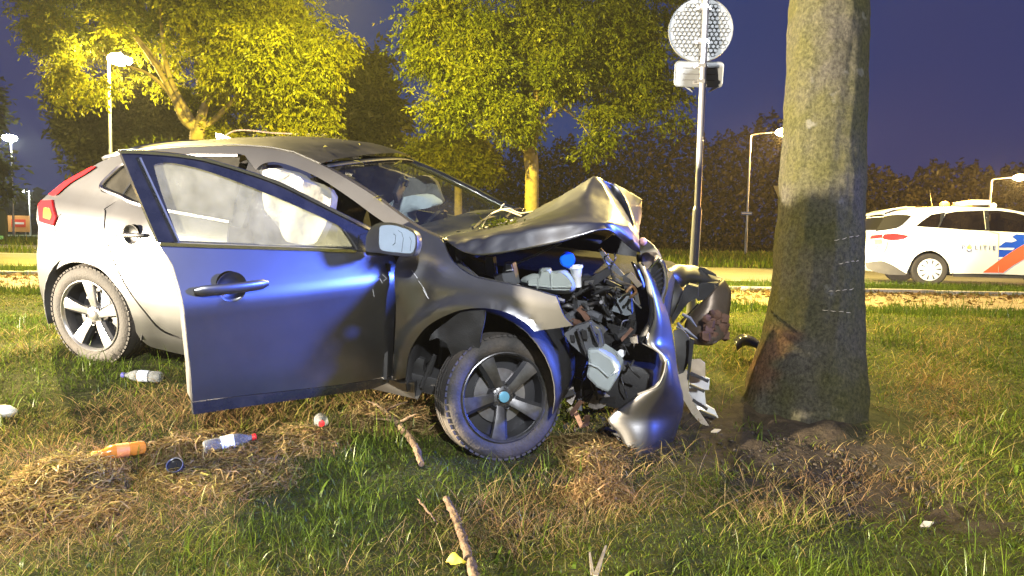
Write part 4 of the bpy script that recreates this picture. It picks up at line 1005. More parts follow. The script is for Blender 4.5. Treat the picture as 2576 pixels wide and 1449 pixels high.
# ================================================================ torn nose: bumper, lamp, grille
rows_px = [((1617, 668), (1630, 679)), ((1633, 699), (1644, 703)), ((1644, 758), (1665, 751)), ((1647, 791), (1679, 789)), ((1642, 820), (1688, 826)), ((1613, 862), (1694, 866)),
           ((1648, 880), (1697, 884)), ((1670, 897), (1700, 910)), ((1675, 915), (1704, 945)), ((1669, 942), (1708, 962)), ((1651, 971), (1715, 986)), ((1603, 992), (1718, 1005)),
           ((1560, 1026), (1718, 1025)), ((1519, 1055), (1714, 1045)), ((1545, 1077), (1707, 1068)), ((1562, 1096), (1700, 1090)), ((1575, 1127), (1690, 1122)), ((1584, 1167), (1667, 1147)), ((1586, 1188), (1640, 1166))]
rows = []
NR = len(rows_px)
for i, (l, r) in enumerate(rows_px):
    t = i / (NR - 1); wl = .50 + .16 * t; wr = .34 + .06 * t; row = []
    for s in np.linspace(0, 1, 9):
        px, py = l[0] + (r[0] - l[0]) * s, l[1] + (r[1] - l[1]) * s
        fold = .02 * math.exp(-((s - .55 - .2 * (t - .5)) / .12) ** 2) * (1 if t > .55 else .4)
        row.append(cw(px, py, wl + (wr - wl) * s ** 1.5 + .05 * sin(pi * s) * (.35 + t) + fold))
    rows.append(row)
loft('bumper_cover', rows, PAINT, car, thick=.008, sub=1, angle=None)
# black return lip behind the torn bumper edge
loft('bumper_inner_edge', [[rows[i][0] - CL * .0, rows[i][0] - CL * .05 - CF * .03, rows[i][0] - CL * .10 - CF * .02] for i in range(0, 9)], BLACK, car, thick=.006)
lipv = cr_open([cw(*p, .60) for p in [(1677, 905), (1669, 942), (1651, 972), (1605, 991)]], 5)
B().tube(lipv, .006, 6).out('bumper_lip', PAINT, car)
sk = B()
for i in range(13, NR - 1):
    p = rows[i][0]; sk.tube([p, p - CF * random.uniform(.02, .06) - CL * .05 + CU * random.uniform(-.03, .03)], [.01, .003], 5)
sk.out('torn_bumper_clips', BLACK, car)
# headlamp and grille remains
panel('headlight', plane(.40, bow=.9, x0=-.82, z0=.93), [(1615, 640), (1620, 632), (1654, 630), (1661, 648), (1629, 679), (1616, 673)], LENS, car, thick=.04, sub=3, res=.03)
lw = cw(1617, 604, .34)
panel('headlight_surround', plane(.42, crump=.004), [(1614, 598), (1633, 608), (1654, 630), (1664, 649), (1661, 648), (1650, 634), (1625, 634), (1612, 640), (1608, 615)], PAINT, car, thick=.02, sub=2, res=.04)
B().ball(cw(1617, 608, .45), .022, 10).out('lamp_bulb', mat('pinkish_lamp_bulb', (.55, .30, .28), .2, .2), car)
gr = panel('grille', plane(.36), [(1630, 684), (1658, 652), (1672, 688), (1674, 720), (1666, 752), (1648, 705)], BLACKP, car, thick=.02, sub=1)
B().tube(cr_open([cw(*p, .38) for p in [(1658, 650), (1670, 668), (1675, 695), (1674, 725), (1666, 752), (1668, 765)]], 4), [.006] + [.012] * 18 + [.008] * 2, 8).out('grille_chrome', CHROME, car)
B().tube([cw(1629, 680, .40), cw(1659, 649, .40)], .006, 6).out('lamp_edge_strip', CHROME, gr)
for k in range(5):
    a = .18 + .17 * k; B().tube([cw(1634 + 14 * a, 690 + 50 * a, .37), cw(1662 + 10 * a, 662 + 70 * a, .37)], .004, 5).out('grille_bar', BLACK, gr)
# second curved strip: bent crossmember behind the bumper
rows = []
for (l, r, w) in (((1588, 656), (1602, 668), .30), ((1597, 678), (1611, 688), .30), ((1606, 702), (1620, 708), .29), ((1613, 730), (1627, 736), .28), ((1618, 762), (1629, 765), .27), ((1619, 792), (1626, 794), .26)):
    rows.append([cw(l[0] + (r[0] - l[0]) * s, l[1] + (r[1] - l[1]) * s, w + .03 * sin(pi * s)) for s in np.linspace(0, 1, 5)])
loft('bent_crossmember', rows, PAINT, car, thick=.01, sub=1)
rows = []
for (l, r, w) in (((1604, 640), (1618, 640), .20), ((1612, 690), (1634, 700), .22), ((1628, 740), (1645, 758), .22), ((1632, 790), (1648, 800), .22), ((1622, 830), (1642, 822), .24), ((1600, 860), (1620, 850), .25)):
    rows.append([cw(l[0] + (r[0] - l[0]) * s, l[1] + (r[1] - l[1]) * s, w + .05 * sin(pi * s)) for s in np.linspace(0, 1, 6)])
loft('radiator_shroud', rows, BLACK, car, thick=.02)

# far corner of the nose, folded round
def skin3(name, top, bot, w0, w1, M, bulge=.05, n=7, thick=.01, sub=1):
    T = cr_open(top, 3); Bt = cr_open(bot, 3); m_ = min(len(T), len(Bt)); T = [T[int(i * (len(T) - 1) / (m_ - 1))] for i in range(m_)]; Bt = [Bt[int(i * (len(Bt) - 1) / (m_ - 1))] for i in range(m_)]
    rows = []
    for s in np.linspace(0, 1, n):
        rows.append([cw(T[i][0] + (Bt[i][0] - T[i][0]) * s, T[i][1] + (Bt[i][1] - T[i][1]) * s, w0[0] + (w0[1] - w0[0]) * i / (m_ - 1) + (w1 - 0) * s + bulge * sin(pi * s)) for i in range(m_)])
    return loft(name, rows, M, car, thick=thick, sub=sub, angle=None)
skin3('far_wing', [(1677, 673), (1699, 666), (1721, 668), (1742, 669), (1770, 678), (1802, 694), (1817, 701)], [(1679, 690), (1699, 706), (1713, 723), (1728, 713), (1749, 710), (1777, 711), (1806, 712)], (-.28, -.62), .14, PAINT, .05)
panel('far_inner_wing', plane(-.20, tx=.1, x0=-.8, crump=.01), [(1678, 690), (1697, 704), (1714, 724), (1719, 734), (1700, 776), (1688, 799), (1677, 777), (1670, 754), (1676, 715)], PAINT, car, thick=.01, sub=2)
panel('far_bumper_beam', plane(-.16, crump=.006), [(1719, 730), (1732, 716), (1756, 722), (1756, 748), (1731, 762), (1708, 792), (1692, 816), (1688, 800), (1701, 776)], BLACK, car, thick=.06, sub=2)
panel('far_headlight', plane(-.30, bow=.8, x0=-1.2, z0=.8), [(1752, 726), (1763, 716), (1799, 715), (1804, 728), (1790, 745), (1757, 749)], LENS, car, thick=.05, sub=2)
panel('far_lamp_housing', plane(-.36), [(1748, 720), (1765, 712), (1806, 712), (1808, 730), (1792, 752), (1756, 757), (1745, 740)], BLACK, car, thick=.05, sub=2)
skin3('far_bumper_cover', [(1808, 711), (1819, 704), (1828, 715), (1838, 733), (1838, 748), (1836, 770), (1832, 800), (1830, 838), (1816, 852)], [(1795, 742), (1775, 757), (1757, 768), (1740, 790), (1725, 810), (1722, 835), (1728, 856), (1748, 866), (1790, 868)], (-.48, -.30), .12, mat('brown_bumper_paint', (.12, .095, .07), .45, .6, .3, 9, dirt=(.07, .045, .025), dscale=9, damt=.9), .07)  # far corner coloured brown with darker brown blotches
B().tube(cr_open([cw(*p, -.2) for p in [(1757, 765), (1740, 784), (1721, 802), (1712, 812)]], 3), .008, 6).out('bright_trim_strip', CHROME, car)
mud = B()
for k in range(26):
    px, py = random.uniform(1765, 1825), random.uniform(785, 850); mud.ball(cw(px, py, -.13 - .2 * (px - 1760) / 70), random.uniform(.012, .04), 6, .35, (1, .6, 1))
mud.out('caked_mud', RUST, car)
panel('hanging_bumper_strip', plane(.18, crump=.012), [(1694, 834), (1712, 826), (1734, 850), (1736, 890), (1730, 916), (1719, 938), (1707, 942), (1702, 900)], PAINT_IN, car, thick=.015, sub=2)
panel('hanging_bumper_strip', plane(.22, crump=.004), [(1735, 850), (1746, 854), (1741, 900), (1733, 957), (1728, 954), (1732, 900)], BLACK, car, thick=.012, sub=2)
tray = panel('splash_tray', plane(.02, tx=-.5, x0=-1.1, z0=.2, crump=.006), [(1735, 938), (1760, 942), (1785, 953), (1784, 981), (1772, 980), (1776, 1018), (1797, 1030), (1814, 1068), (1798, 1094), (1770, 1058), (1751, 1022), (1733, 986)], WHITEP, car, thick=.01, sub=1)
panel('splash_tray_edge', plane(.14, tx=-.4, x0=-1.1, z0=.2), [(1705, 936), (1728, 930), (1733, 990), (1752, 1026), (1800, 1096), (1773, 1080), (1740, 1040), (1717, 1002)], mat('tan_tray_plastic', (.46, .40, .31), .5, 0, .2, 9), car, thick=.01, sub=1)
for (P, w) in (([(1736, 938), (1782, 960)], .055), ([(1735, 968), (1772, 985)], .055), ([(1742, 1006), (1779, 1030)], .055), ([(1758, 1032), (1800, 1050)], .055), ([(1785, 1062), (1803, 1074)], .055)):
    B().tube([cw(*P[0], w), cw(*P[1], w)], .010, 5).out('tray_slot', BLACK, tray)
panel('tray_bracket', plane(.0, crump=.006), [(1740, 905), (1760, 903), (1774, 915), (1774, 948), (1758, 944), (1738, 938)], mat('tan_plate', (.40, .33, .24), .6, 0, .25, 12), car, thick=.01, sub=1)
for P in ([(1716, 790), (1735, 800), (1752, 822)], [(1701, 822), (1725, 830), (1754, 852)], [(1704, 812), (1719, 830), (1722, 850)]):
    B().tube([cw(*p, .0) for p in P], [.010, .012, .004], 6).out('broken_trim_shard', GREYP, car)
panel('loose_black_cap', plane(-.5), [(1733, 680), (1743, 676), (1757, 687), (1752, 694), (1738, 690)], BLACK, car, thick=.03, sub=2)
panel('loose_black_cap', plane(-.45), [(1757, 673), (1772, 674), (1800, 690), (1802, 695), (1770, 686)], BLACK, car, thick=.02, sub=2)

# ================================================================ engine bay
B().bbox(cxyz(-.10, -.10, .60), CF * .60, CL * .42, CU * .27, .2).out('bay_backing_block', mat('bay_backing_black', (.012, .012, .013), .8, 0, .3, 10, bump=.3), car)  # added dark block standing in for the shade deep in the bay
loft('far_inner_panel', [[cxyz(x, -.70, z) for x in np.linspace(.55, -.40, 8)] for z in (.35, .7, .96)], BLACK, car, thick=.02)
loft('scuttle_panel', [[cxyz(.42, w, z) for w in np.linspace(.68, -.68, 8)] for z in (.35, .7, 1.02)], BLACK, car, thick=.02)
loft('under_bonnet_shade', [[cxyz(x, w, z) for w in np.linspace(.58, -.62, 8)] for x, z in ((.40, 1.03), (.2, 1.06), (.0, 1.10), (-.2, 1.12), (-.36, 1.10))], mat('shade_black', (.012, .012, .012), .95, 0, .3, 20), car, thick=.015)  # dark sheet added to paint the shaded void under the bonnet
inw = [(1135, 615), (1160, 660), (1201, 697), (1311, 720), (1399, 745), (1406, 764), (1380, 790), (1250, 760), (1140, 700), (1120, 650)]
panel('inner_wing', plane(.70, crump=.006), inw, PAINT_IN, car, thick=.02, sub=1)
tk = B(); qa = cw(1385, 712, .62)
tank = loft('coolant_tank', [[cw(px, py, w) for (px, py) in cr_smooth([np.array(p, float) for p in sh], 3, 95)] for w, sh in (
    (.64, [(1328, 705), (1340, 700), (1358, 698), (1364, 684), (1380, 682), (1384, 690), (1412, 686), (1430, 700), (1440, 718), (1432, 730), (1400, 730), (1350, 724), (1330, 716)]),
    (.61, [(1315, 702), (1340, 690), (1356, 690), (1360, 677), (1383, 675), (1390, 684), (1420, 680), (1440, 700), (1448, 722), (1436, 736), (1400, 737), (1345, 729), (1316, 716)]),
    (.50, [(1312, 700), (1338, 688), (1354, 688), (1358, 675), (1385, 673), (1390, 682), (1422, 678), (1442, 698), (1450, 722), (1438, 738), (1400, 739), (1343, 731), (1312, 716)]))], TANK, car, closed=True, angle=50)
f = B(); f.prism([cw(*p, .64) for p in [(1328, 705), (1340, 700), (1358, 698), (1364, 684), (1380, 682), (1384, 690), (1412, 686), (1430, 700), (1440, 718), (1432, 730), (1400, 730), (1350, 724), (1330, 716)]], -CL * .05)
f.out('tank_face', TANK, tank, angle=30)
for P in ([(1356, 698), (1352, 726)], [(1330, 716), (1380, 722), (1438, 722)], [(1386, 690), (1388, 728)]):
    B().tube([cw(*p, .645) for p in P], .005, 5).out('tank_seam', TANK, tank)
na, nb = cw(1448, 668, .55), cw(1454, 722, .55); ax = nb - na; L_ = np.linalg.norm(ax)
B().lathe(na, ax, [(0, .036), (.012, .037), (.02, .030), (L_ * .5, .026), (L_ * .55, .022), (L_, .018)], 20, False, True).out('filler_neck', WHITEP, car)
cc = cw(1427, 653, .58); cd = nrm(CL * .75 + CF * .45 + CU * .1)
B().lathe(cc, cd, [(-.012, .032), (-.008, .040), (.006, .040), (.012, .034), (.013, .001)], 22).out('filler_cap', BLUECAP, car)
B().tube([cc - CU * .04, cw(1440, 674, .57), cw(1445, 684, .56)], .005, 6).out('cap_strap', BLUECAP, car)
B().tube([cw(1292, 665, .5), cw(1340, 645, .45), cw(1412, 611, .40)], .007, 6).out('bonnet_stay', STEEL, car)
fb = panel('fuse_box', plane(.62), [(1269, 662), (1289, 663), (1294, 684), (1300, 716), (1268, 710), (1262, 690)], GREYP, car, thick=.06, sub=1)
panel('fuse_box_lid', plane(.635), [(1272, 665), (1286, 666), (1290, 680), (1272, 682)], mat('pale_plastic', (.38, .39, .38), .5), fb, thick=.01, sub=1)
panel('strut_tower', plane(.60, crump=.004), [(1222, 645), (1240, 648), (1246, 700), (1218, 690)], GREYP, car, thick=.05, sub=1)
panel('bay_duct', plane(.62, crump=.01), [(1160, 640), (1215, 660), (1222, 690), (1190, 685), (1158, 664)], BLACK, car, thick=.06, sub=2)
panel('bay_bracket', plane(.61, crump=.008), [(1240, 690), (1268, 688), (1300, 716), (1312, 722), (1270, 716), (1246, 704)], STEEL, car, thick=.02, sub=1)
B().tube(cr_open([cw(*p, .64) for p in [(1300, 718), (1345, 738), (1400, 752), (1420, 758)]], 4), .012, 6).out('wing_flange', STEEL, car)
panel('bay_beam', plane(.52, crump=.008), [(1405, 752), (1430, 735), (1470, 708), (1500, 690), (1530, 672), (1538, 690), (1500, 715), (1455, 740), (1415, 762)], BLACK, car, thick=.05, sub=1)
panel('bay_beam', plane(.44, crump=.004), [(1505, 628), (1512, 625), (1540, 660), (1570, 692), (1562, 696), (1525, 668)], GREYP, car, thick=.02, sub=1)
panel('battery', plane(.42), [(1545, 752), (1584, 738), (1588, 792), (1574, 794), (1540, 782)], mat('grey_battery_case', (.15, .17, .19), .5, 0, .15, 9), car, thick=.12, sub=1)
panel('battery_bracket', plane(.46), [(1522, 786), (1536, 784), (1540, 804), (1526, 806)], GREYP, car, thick=.05, sub=1)
for (P, r, M) in (([(1444, 745), (1448, 770), (1452, 785)], [.010, .020, .018], STEEL), ([(1408, 770), (1425, 768), (1440, 770)], .014, STEEL), ([(1470, 768), (1500, 762), (1512, 760)], .010, STEEL),
                  ([(1428, 800), (1450, 790), (1490, 792), (1510, 800)], .024, GREYP), ([(1420, 790), (1440, 810), (1480, 815), (1500, 800)], .020, RUST), ([(1470, 730), (1500, 722), (1560, 730)], .010, BLACK),
                  ([(1490, 740), (1530, 725), (1560, 745)], .014, BLACK), ([(1540, 690), (1548, 702), (1565, 712), (1590, 718)], [.010, .012, .01, .006], STEEL), ([(1575, 735), (1590, 720), (1600, 735), (1586, 748)], .008, mat('copper_pipe', (.42, .26, .14), .35, .8)),
                  ([(1530, 640), (1520, 650), (1536, 668), (1548, 650), (1545, 638)], .0045, STEEL), ([(1460, 760), (1480, 780), (1470, 800)], .012, BLACK), ([(1515, 745), (1520, 775), (1540, 800)], .012, BLACK),
                  ([(1360, 752), (1390, 765), (1420, 800)], .016, BLACK), ([(1486, 800), (1500, 830), (1511, 872)], .0045, STEEL), ([(1590, 800), (1580, 830), (1550, 848)], .02, BLACK)):
    B().tube(cr_open([cw(*p, random.uniform(.44, .54)) for p in P], 4), r if not hasattr(r, '__len__') else list(np.interp(np.linspace(0, 1, 4 * (len(P) - 1) + 1), np.linspace(0, 1, len(r)), r)), 7).out('bay_hose', M, car)
rnd = random.Random(5)
for k in range(46):   # crumpled scraps of bracket, loom and casing filling the bay
    px, py = rnd.uniform(1410, 1612), rnd.uniform(700, 880)
    if py < 690 + (1612 - px) * .12: continue
    a, b = rnd.uniform(10, 26), rnd.uniform(5, 14); t = rnd.uniform(0, pi); P = []
    for (i, j) in ((-1, -1), (1, -.6), (.8, 1), (-.3, .7), (-1, .9)):
        P.append((px + a * i * cos(t) - b * j * sin(t), py + a * i * sin(t) + b * j * cos(t)))
    panel(rnd.choice(['bay_scrap', 'bay_bracket', 'bent_plate']), plane(rnd.uniform(.32, .50), tx=rnd.uniform(-1, 1), tz=rnd.uniform(-1, 1), x0=-.4, z0=.75, crump=.006), P, rnd.choice([BLACK, BLACK, BLACK, PAINT_IN, PAINT_IN, GREYP, RUST]), car, thick=.012, sub=1, res=.06)
for k in range(48):
    px, py = rnd.uniform(1400, 1600), rnd.uniform(720, 1000); dx, dy = rnd.uniform(-45, 45), rnd.uniform(-30, 60)
    w = rnd.uniform(.42, .56); P = [cw(px, py, w), cw(px + dx * .5 + rnd.uniform(-8, 8), py + dy * .5 + rnd.uniform(-8, 8), w + .03), cw(px + dx, py + dy, w)]
    B().tube(cr_open(P, 4), rnd.uniform(.003, .007), 5).out('wiring', rnd.choice([BLACK, BLACK, GREYP]), car)
# lower front: broken carrier, washer bottle, bracket
panel('bumper_carrier', plane(.62, crump=.012), [(1418, 840), (1450, 820), (1482, 810), (1510, 832), (1518, 870), (1500, 882), (1474, 900), (1452, 880), (1436, 866)], GREYP, car, thick=.05, sub=1)
for P in ([(1452, 828), (1474, 890)], [(1484, 818), (1506, 868)]):
    B().tube([cw(*p, .645) for p in P], .008, 5).out('carrier_rib', BLACK, car)
for (cx_, cy_, a, b) in ((1470, 842, 8, 12), (1498, 850, 8, 12), (1440, 852, 6, 9)):
    panel('carrier_slot', plane(.634), [(cx_ - a, cy_ - b), (cx_ + a * .6, cy_ - b * .8), (cx_ + a, cy_ + b), (cx_ - a * .5, cy_ + b * .9)], BLACK, car, thick=.01, sub=1)
wb = B(); wfront = [(1474, 882), (1506, 878), (1540, 900), (1560, 924), (1556, 946), (1530, 990), (1502, 978), (1472, 948), (1480, 915)]
wb.prism([cw(*p, .66) for p in wfront], -CL * .14)
w_ = wb.out('washer_bottle', mat('frosted_bottle_plastic', (.33, .37, .37), .4, 0, .15, 9, spec=.4), car, smooth=False)
md = w_.modifiers.new('bev', 'BEVEL'); md.width = .016; md.segments = 2
B().tube([cw(*p, .665) for p in [(1480, 914), (1505, 925), (1530, 948), (1556, 930)]], .005, 5).out('bottle_edge', w_.data.materials[0], w_)
panel('white_bracket', plane(.52, crump=.004), [(1537, 895), (1560, 880), (1573, 884), (1572, 894), (1556, 906), (1548, 912)], WHITEP, car, thick=.012, sub=1)
panel('fog_lamp', plane(.52, bow=2.0, x0=-.5, z0=.25), [(1494, 988), (1514, 994), (1530, 1004), (1524, 1020), (1500, 1030), (1478, 1022), (1484, 1008)], mat('dirty_reflector', (.36, .33, .30), .35, .5, .3, 20), car, thick=.05, sub=2)
panel('mud_flap', plane(.50, crump=.01), [(1420, 985), (1440, 975), (1446, 1000), (1438, 1020), (1424, 1008)], mat('grey_mud', (.30, .27, .24), .8, 0, .3, 20), car, thick=.02, sub=1)
for k in range(16):
    px, py = rnd.uniform(1420, 1540), rnd.uniform(990, 1110); a, b = rnd.uniform(10, 26), rnd.uniform(6, 12); t = rnd.uniform(0, pi)
    P = [(px + a * i * cos(t) - b * j * sin(t), py + a * i * sin(t) + b * j * cos(t)) for (i, j) in ((-1, -1), (1, -.6), (.8, 1), (-.9, .7))]
    panel('underbody_scrap', plane(rnd.uniform(.30, .5), tx=rnd.uniform(-1, 1), tz=rnd.uniform(-.6, .6), x0=-.4, z0=.2, crump=.006), P, rnd.choice([BLACK, BLACK, BLACK, RUST, GREYP]), car, thick=.012, sub=1, res=.06)
panel('bumper_mount', plane(.48, crump=.01), [(1500, 1100), (1520, 1080), (1548, 1090), (1566, 1130), (1578, 1180), (1560, 1186), (1530, 1160), (1510, 1140)], BLACK, car, thick=.04, sub=1)
panel('bumper_mount', plane(.56, crump=.006), [(1556, 1110), (1566, 1112), (1582, 1160), (1584, 1186), (1572, 1190), (1568, 1150)], mat('torn_tan_plastic', (.36, .26, .17), .6), car, thick=.012, sub=1)
B().bbox(cxyz(-.30, -.1, .30), CF * .40, CL * .50, CU * .14, .3).out('subframe', BLACK, car)
B().tube([cw(1480, 900, .3), cw(1560, 1000, .3), cw(1600, 920, .2), cw(1650, 880, .2)], .03, 7).out('radiator_pipe', BLACK, car)
# ================================================================ trees
TRUNK = mat('tree_bark', (.19, .145, .09), .9, 0, .3, 6, bump=.6, bscale=18)
def sprays(blobs, nsp, leaf, per, droop=.5, seed=1, wid=.36, zthick=.8, shell=.55, clump=.30):
    """leaf faces along drooping sprays scattered through a crown made of overlapping lobes; blobs = (px, py, rx, ry, Z, weight)"""
    r = np.random.default_rng(seed); A = np.array([b[2] * b[3] * b[5] for b in blobs], float); cnt = np.maximum(3, (nsp * A / A.sum())).astype(int)
    C = []; D = []
    for b, n in zip(blobs, cnt):
        px, py, rx, ry, Z, _ = b; c = at(px, py, Z); R = np.array([rx, (rx + ry) / 2 * zthick, ry]) * Z / FPX
        v = r.normal(size=(n, 3)); v /= np.linalg.norm(v, axis=1)[:, None]; q = r.random(n) ** shell * (1 + .10 * r.normal(size=n))
        # lobes within the lobe
        wv = 1 + .16 * np.sin(v[:, 0] * 7 + px) * np.sin(v[:, 2] * 6 + py) + .12 * np.sin(v[:, 1] * 9 + v[:, 2] * 5)
        pos = v * R * (q * wv)[:, None]
        nc = max(4, int(7 + 9 * b[2] * b[3] / 12000)); cc = r.normal(size=(nc, 3)); cc /= np.linalg.norm(cc, axis=1)[:, None]; cc = cc * R * (r.uniform(.45, 1.08, nc))[:, None]
        pick = r.integers(0, nc, n); u3 = r.normal(size=(n, 3)); u3 /= np.linalg.norm(u3, axis=1)[:, None]; cl = cc[pick] + u3 * (R * clump) * (r.random(n) ** .4)[:, None]
        pos = np.where((r.random(n) < .78)[:, None], cl, pos); C.append(c + pos); d = v * np.array([1, 1, .5]) + r.normal(size=(n, 3)) * .45; d[:, 2] -= droop; d /= np.linalg.norm(d, axis=1)[:, None]; D.append(d)
    C = np.vstack(C); D = np.vstack(D); n = len(C); m_ = n * per
    t = r.random((n, per)); ln = leaf * per * .30
    P = C[:, None, :] + D[:, None, :] * (t * ln)[:, :, None] + r.normal(size=(n, per, 3)) * leaf * .22
    sd = r.normal(size=(n, per, 3)); ax = D[:, None, :] * .7 + sd * .6; ax[:, :, 2] -= droop * .6; ax /= np.linalg.norm(ax, axis=2)[:, :, None]
    nr = r.normal(size=(n, per, 3)); nr[:, :, 2] += .5; sv = np.cross(ax, nr); sv /= np.linalg.norm(sv, axis=2)[:, :, None] + 1e-9
    L_ = leaf * r.uniform(.6, 1.3, (n, per, 1)); up = np.cross(sv, ax)
    V = np.stack([P, P + ax * L_ * .5 + sv * L_ * wid * .5 + up * L_ * .06, P + ax * L_, P + ax * L_ * .5 - sv * L_ * wid * .5 + up * L_ * .06], 2).reshape(-1, 3)
    i = np.arange(m_) * 4; return V, np.stack([i, i + 1, i + 2, i + 3], 1)


def tree_thing(name, label, base, blobs, nsp, leaf, per, M, limbs, r0, droop=.5, seed=1, group=None, extra_r=.10, **k):
    t = thing(name, base, label, 'tree', group)
    b = B()
    for (P, R) in limbs: b.tube(cr_open(P, 5), list(np.interp(np.linspace(0, 1, 5 * (len(P) - 1) + 1), np.linspace(0, 1, len(R)), R)), 9)
    b.out('trunk', TRUNK, t)
    V, F = sprays(blobs, nsp, leaf, per, droop, seed, **k); tri_mesh('crown', V, F, M, t)
    return t


def limb(*pts): return [at(*p) for p in pts]


Z1 = 22.5
LEAF1 = leaf_mat('yellowing_leaves', ((.05, .065, .006), (.11, .125, .008), (.19, .185, .010), (.29, .235, .010)), .55, .5)
LEAF2 = leaf_mat('green_leaves', ((.035, .05, .006), (.07, .09, .008), (.12, .13, .010), (.20, .175, .010)), .5, .5)
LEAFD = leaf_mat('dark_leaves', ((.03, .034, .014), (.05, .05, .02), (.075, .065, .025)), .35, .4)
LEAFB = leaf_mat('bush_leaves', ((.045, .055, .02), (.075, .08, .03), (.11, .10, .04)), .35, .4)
blobs = [(190, 10, 150, 100, Z1 + 4, 1), (120, 60, 70, 70, Z1, .8), (170, 180, 75, 40, Z1 - 1, .7), (140, 120, 50, 40, Z1, .6), (300, 60, 120, 80, Z1 + 4, .8), (420, -30, 190, 110, Z1, 1), (560, 60, 150, 120, Z1, 1.1), (655, 30, 130, 120, Z1, 1.1),
         (700, 180, 150, 100, Z1 - 1, 1.3), (775, 150, 75, 70, Z1, 1.2), (760, 270, 95, 65, Z1 - 1, 1.3), (730, 320, 80, 38, Z1 - 1, 1.3), (852, 118, 40, 36, Z1, 1), (640, 130, 100, 80, Z1 - 2, 1), (560, 190, 60, 50, Z1, .8), (430, 217, 45, 24, Z1 + .5, 1.4),
         (515, 222, 40, 22, Z1 + .5, .9), (560, 326, 45, 22, Z1, 1.1), (230, 215, 55, 22, Z1 - .5, .8), (330, 195, 60, 24, Z1 + 3.5, .7), (165, 250, 40, 16, Z1 - 1, .6), (640, 255, 60, 40, Z1, .9), (790, 70, 50, 60, Z1, .7), (250, 110, 80, 50, Z1 + 4, .7), (400, 110, 70, 60, Z1 + 1, .5),
         (420, -260, 380, 190, Z1, .35), (100, -120, 150, 120, Z1, .4), (690, -130, 130, 130, Z1, .4)]
bs = at(494, 700, Z1); bs[2] = RZ
fk = (497, 330, Z1)
lb = [([np.array([bs[0], bs[1], RZ - .2])] + limb((494, 480, Z1), fk), [.30, .27, .24]),
      (limb(fk, (462, 300, Z1), (440, 250, Z1), (395, 170, Z1), (330, 80, Z1)), [.15, .13, .11, .08, .04]), (limb(fk, (470, 280, Z1), (425, 190, Z1), (408, 90, Z1), (400, -60, Z1)), [.13, .11, .09, .06, .03]),
      (limb(fk, (520, 250, Z1), (545, 140, Z1), (560, 20, Z1)), [.16, .12, .09, .05]), (limb(fk, (540, 300, Z1), (620, 220, Z1 - 1), (720, 130, Z1 - 1)), [.13, .10, .07, .03]),
      (limb((440, 250, Z1), (380, 190, Z1), (320, 165, Z1), (250, 130, Z1)), [.06, .05, .04, .02]), (limb(fk, (505, 260, Z1 + 1), (490, 120, Z1 + 1), (470, 0, Z1 + 1)), [.12, .10, .07, .03]), (limb((425, 190, Z1), (360, 110, Z1), (300, 40, Z1)), [.06, .04, .02])]
tree_thing('broadleaf_tree', 'large yellow-green tree at left with street lamp shining through its leaves', bs, blobs, 11500, .15, 14, LEAF1, lb, .3, .75, 3, wid=.36)
Z2 = 22.0
blobs = [(1095, 40, 85, 95, Z2, 1), (1035, 110, 48, 70, Z2, .7), (1150, 120, 120, 110, Z2, 1), (1120, 255, 70, 60, Z2 - 1, 1), (1300, 20, 170, 120, Z2, 1), (1310, 150, 110, 90, Z2 + 1, .9), (1395, 170, 60, 70, Z2 - 1, 1), (1390, 240, 25, 16, Z2 - 1, .6),
         (1290, 270, 45, 45, Z2 - 1.5, 1.4), (1266, 304, 36, 34, Z2 - 1.5, 1.3), (1322, 318, 36, 28, Z2 - 1.5, 1.4), (1480, 50, 160, 115, Z2, 1), (1500, 160, 105, 85, Z2, 1), (1600, 140, 100, 110, Z2, .9), (1560, 60, 110, 90, Z2, .8), (1655, 245, 65, 50, Z2, .8), (1560, 245, 70, 42, Z2, .9),
         (1512, 285, 42, 28, Z2 - 1, 1.1), (1520, 335, 42, 22, Z2 - 1, 1.3), (1470, 375, 24, 16, Z2 - 1, 1), (1690, 295, 32, 22, Z2, .7), (1220, 200, 90, 80, Z2 - 1, .9), (1205, 255, 55, 50, Z2 - 1, .8), (1330, -220, 380, 180, Z2, .35), (1650, -40, 90, 90, Z2, .6), (1700, 230, 25, 20, Z2, .5)]
bs = at(1337, 700, Z2); bs[2] = RZ; fk = (1334, 388, Z2)
lb = [([np.array([bs[0], bs[1], RZ - .2])] + limb((1337, 540, Z2), (1338, 440, Z2), fk), [.26, .23, .22, .24]), (limb(fk, (1300, 340, Z2), (1285, 260, Z2), (1250, 150, Z2), (1180, 60, Z2)), [.15, .12, .09, .06, .03]), (limb(fk, (1345, 330, Z2), (1348, 240, Z2), (1350, 120, Z2), (1340, 0, Z2)), [.16, .12, .10, .07, .03]),
      (limb((1348, 280, Z2), (1400, 210, Z2), (1480, 150, Z2), (1560, 90, Z2)), [.09, .07, .05, .03]), (limb((1345, 330, Z2), (1420, 260, Z2), (1500, 230, Z2), (1620, 200, Z2)), [.06, .05, .04, .02]), (limb((1380, 250, Z2), (1440, 290, Z2), (1475, 330, Z2), (1490, 365, Z2)), [.04, .03, .02, .012]), (limb((1290, 290, Z2), (1210, 240, Z2), (1130, 220, Z2)), [.07, .05, .02])]
tree_thing('broadleaf_tree', 'large green tree in the middle with forked orange-lit trunk behind the bonnet', bs, blobs, 12000, .14, 14, LEAF2, lb, .25, .7, 5, wid=.36)
Z3 = 31
blobs = [(1085, 372, 55, 34, Z3, 1), (1130, 395, 60, 26, Z3, 1), (1190, 388, 50, 30, Z3, 1.1), (1150, 350, 60, 30, Z3, .8), (1215, 418, 26, 16, Z3, .9), (1060, 395, 30, 18, Z3, .7)]
bs = at(1153, 640, Z3); bs[2] = RZ
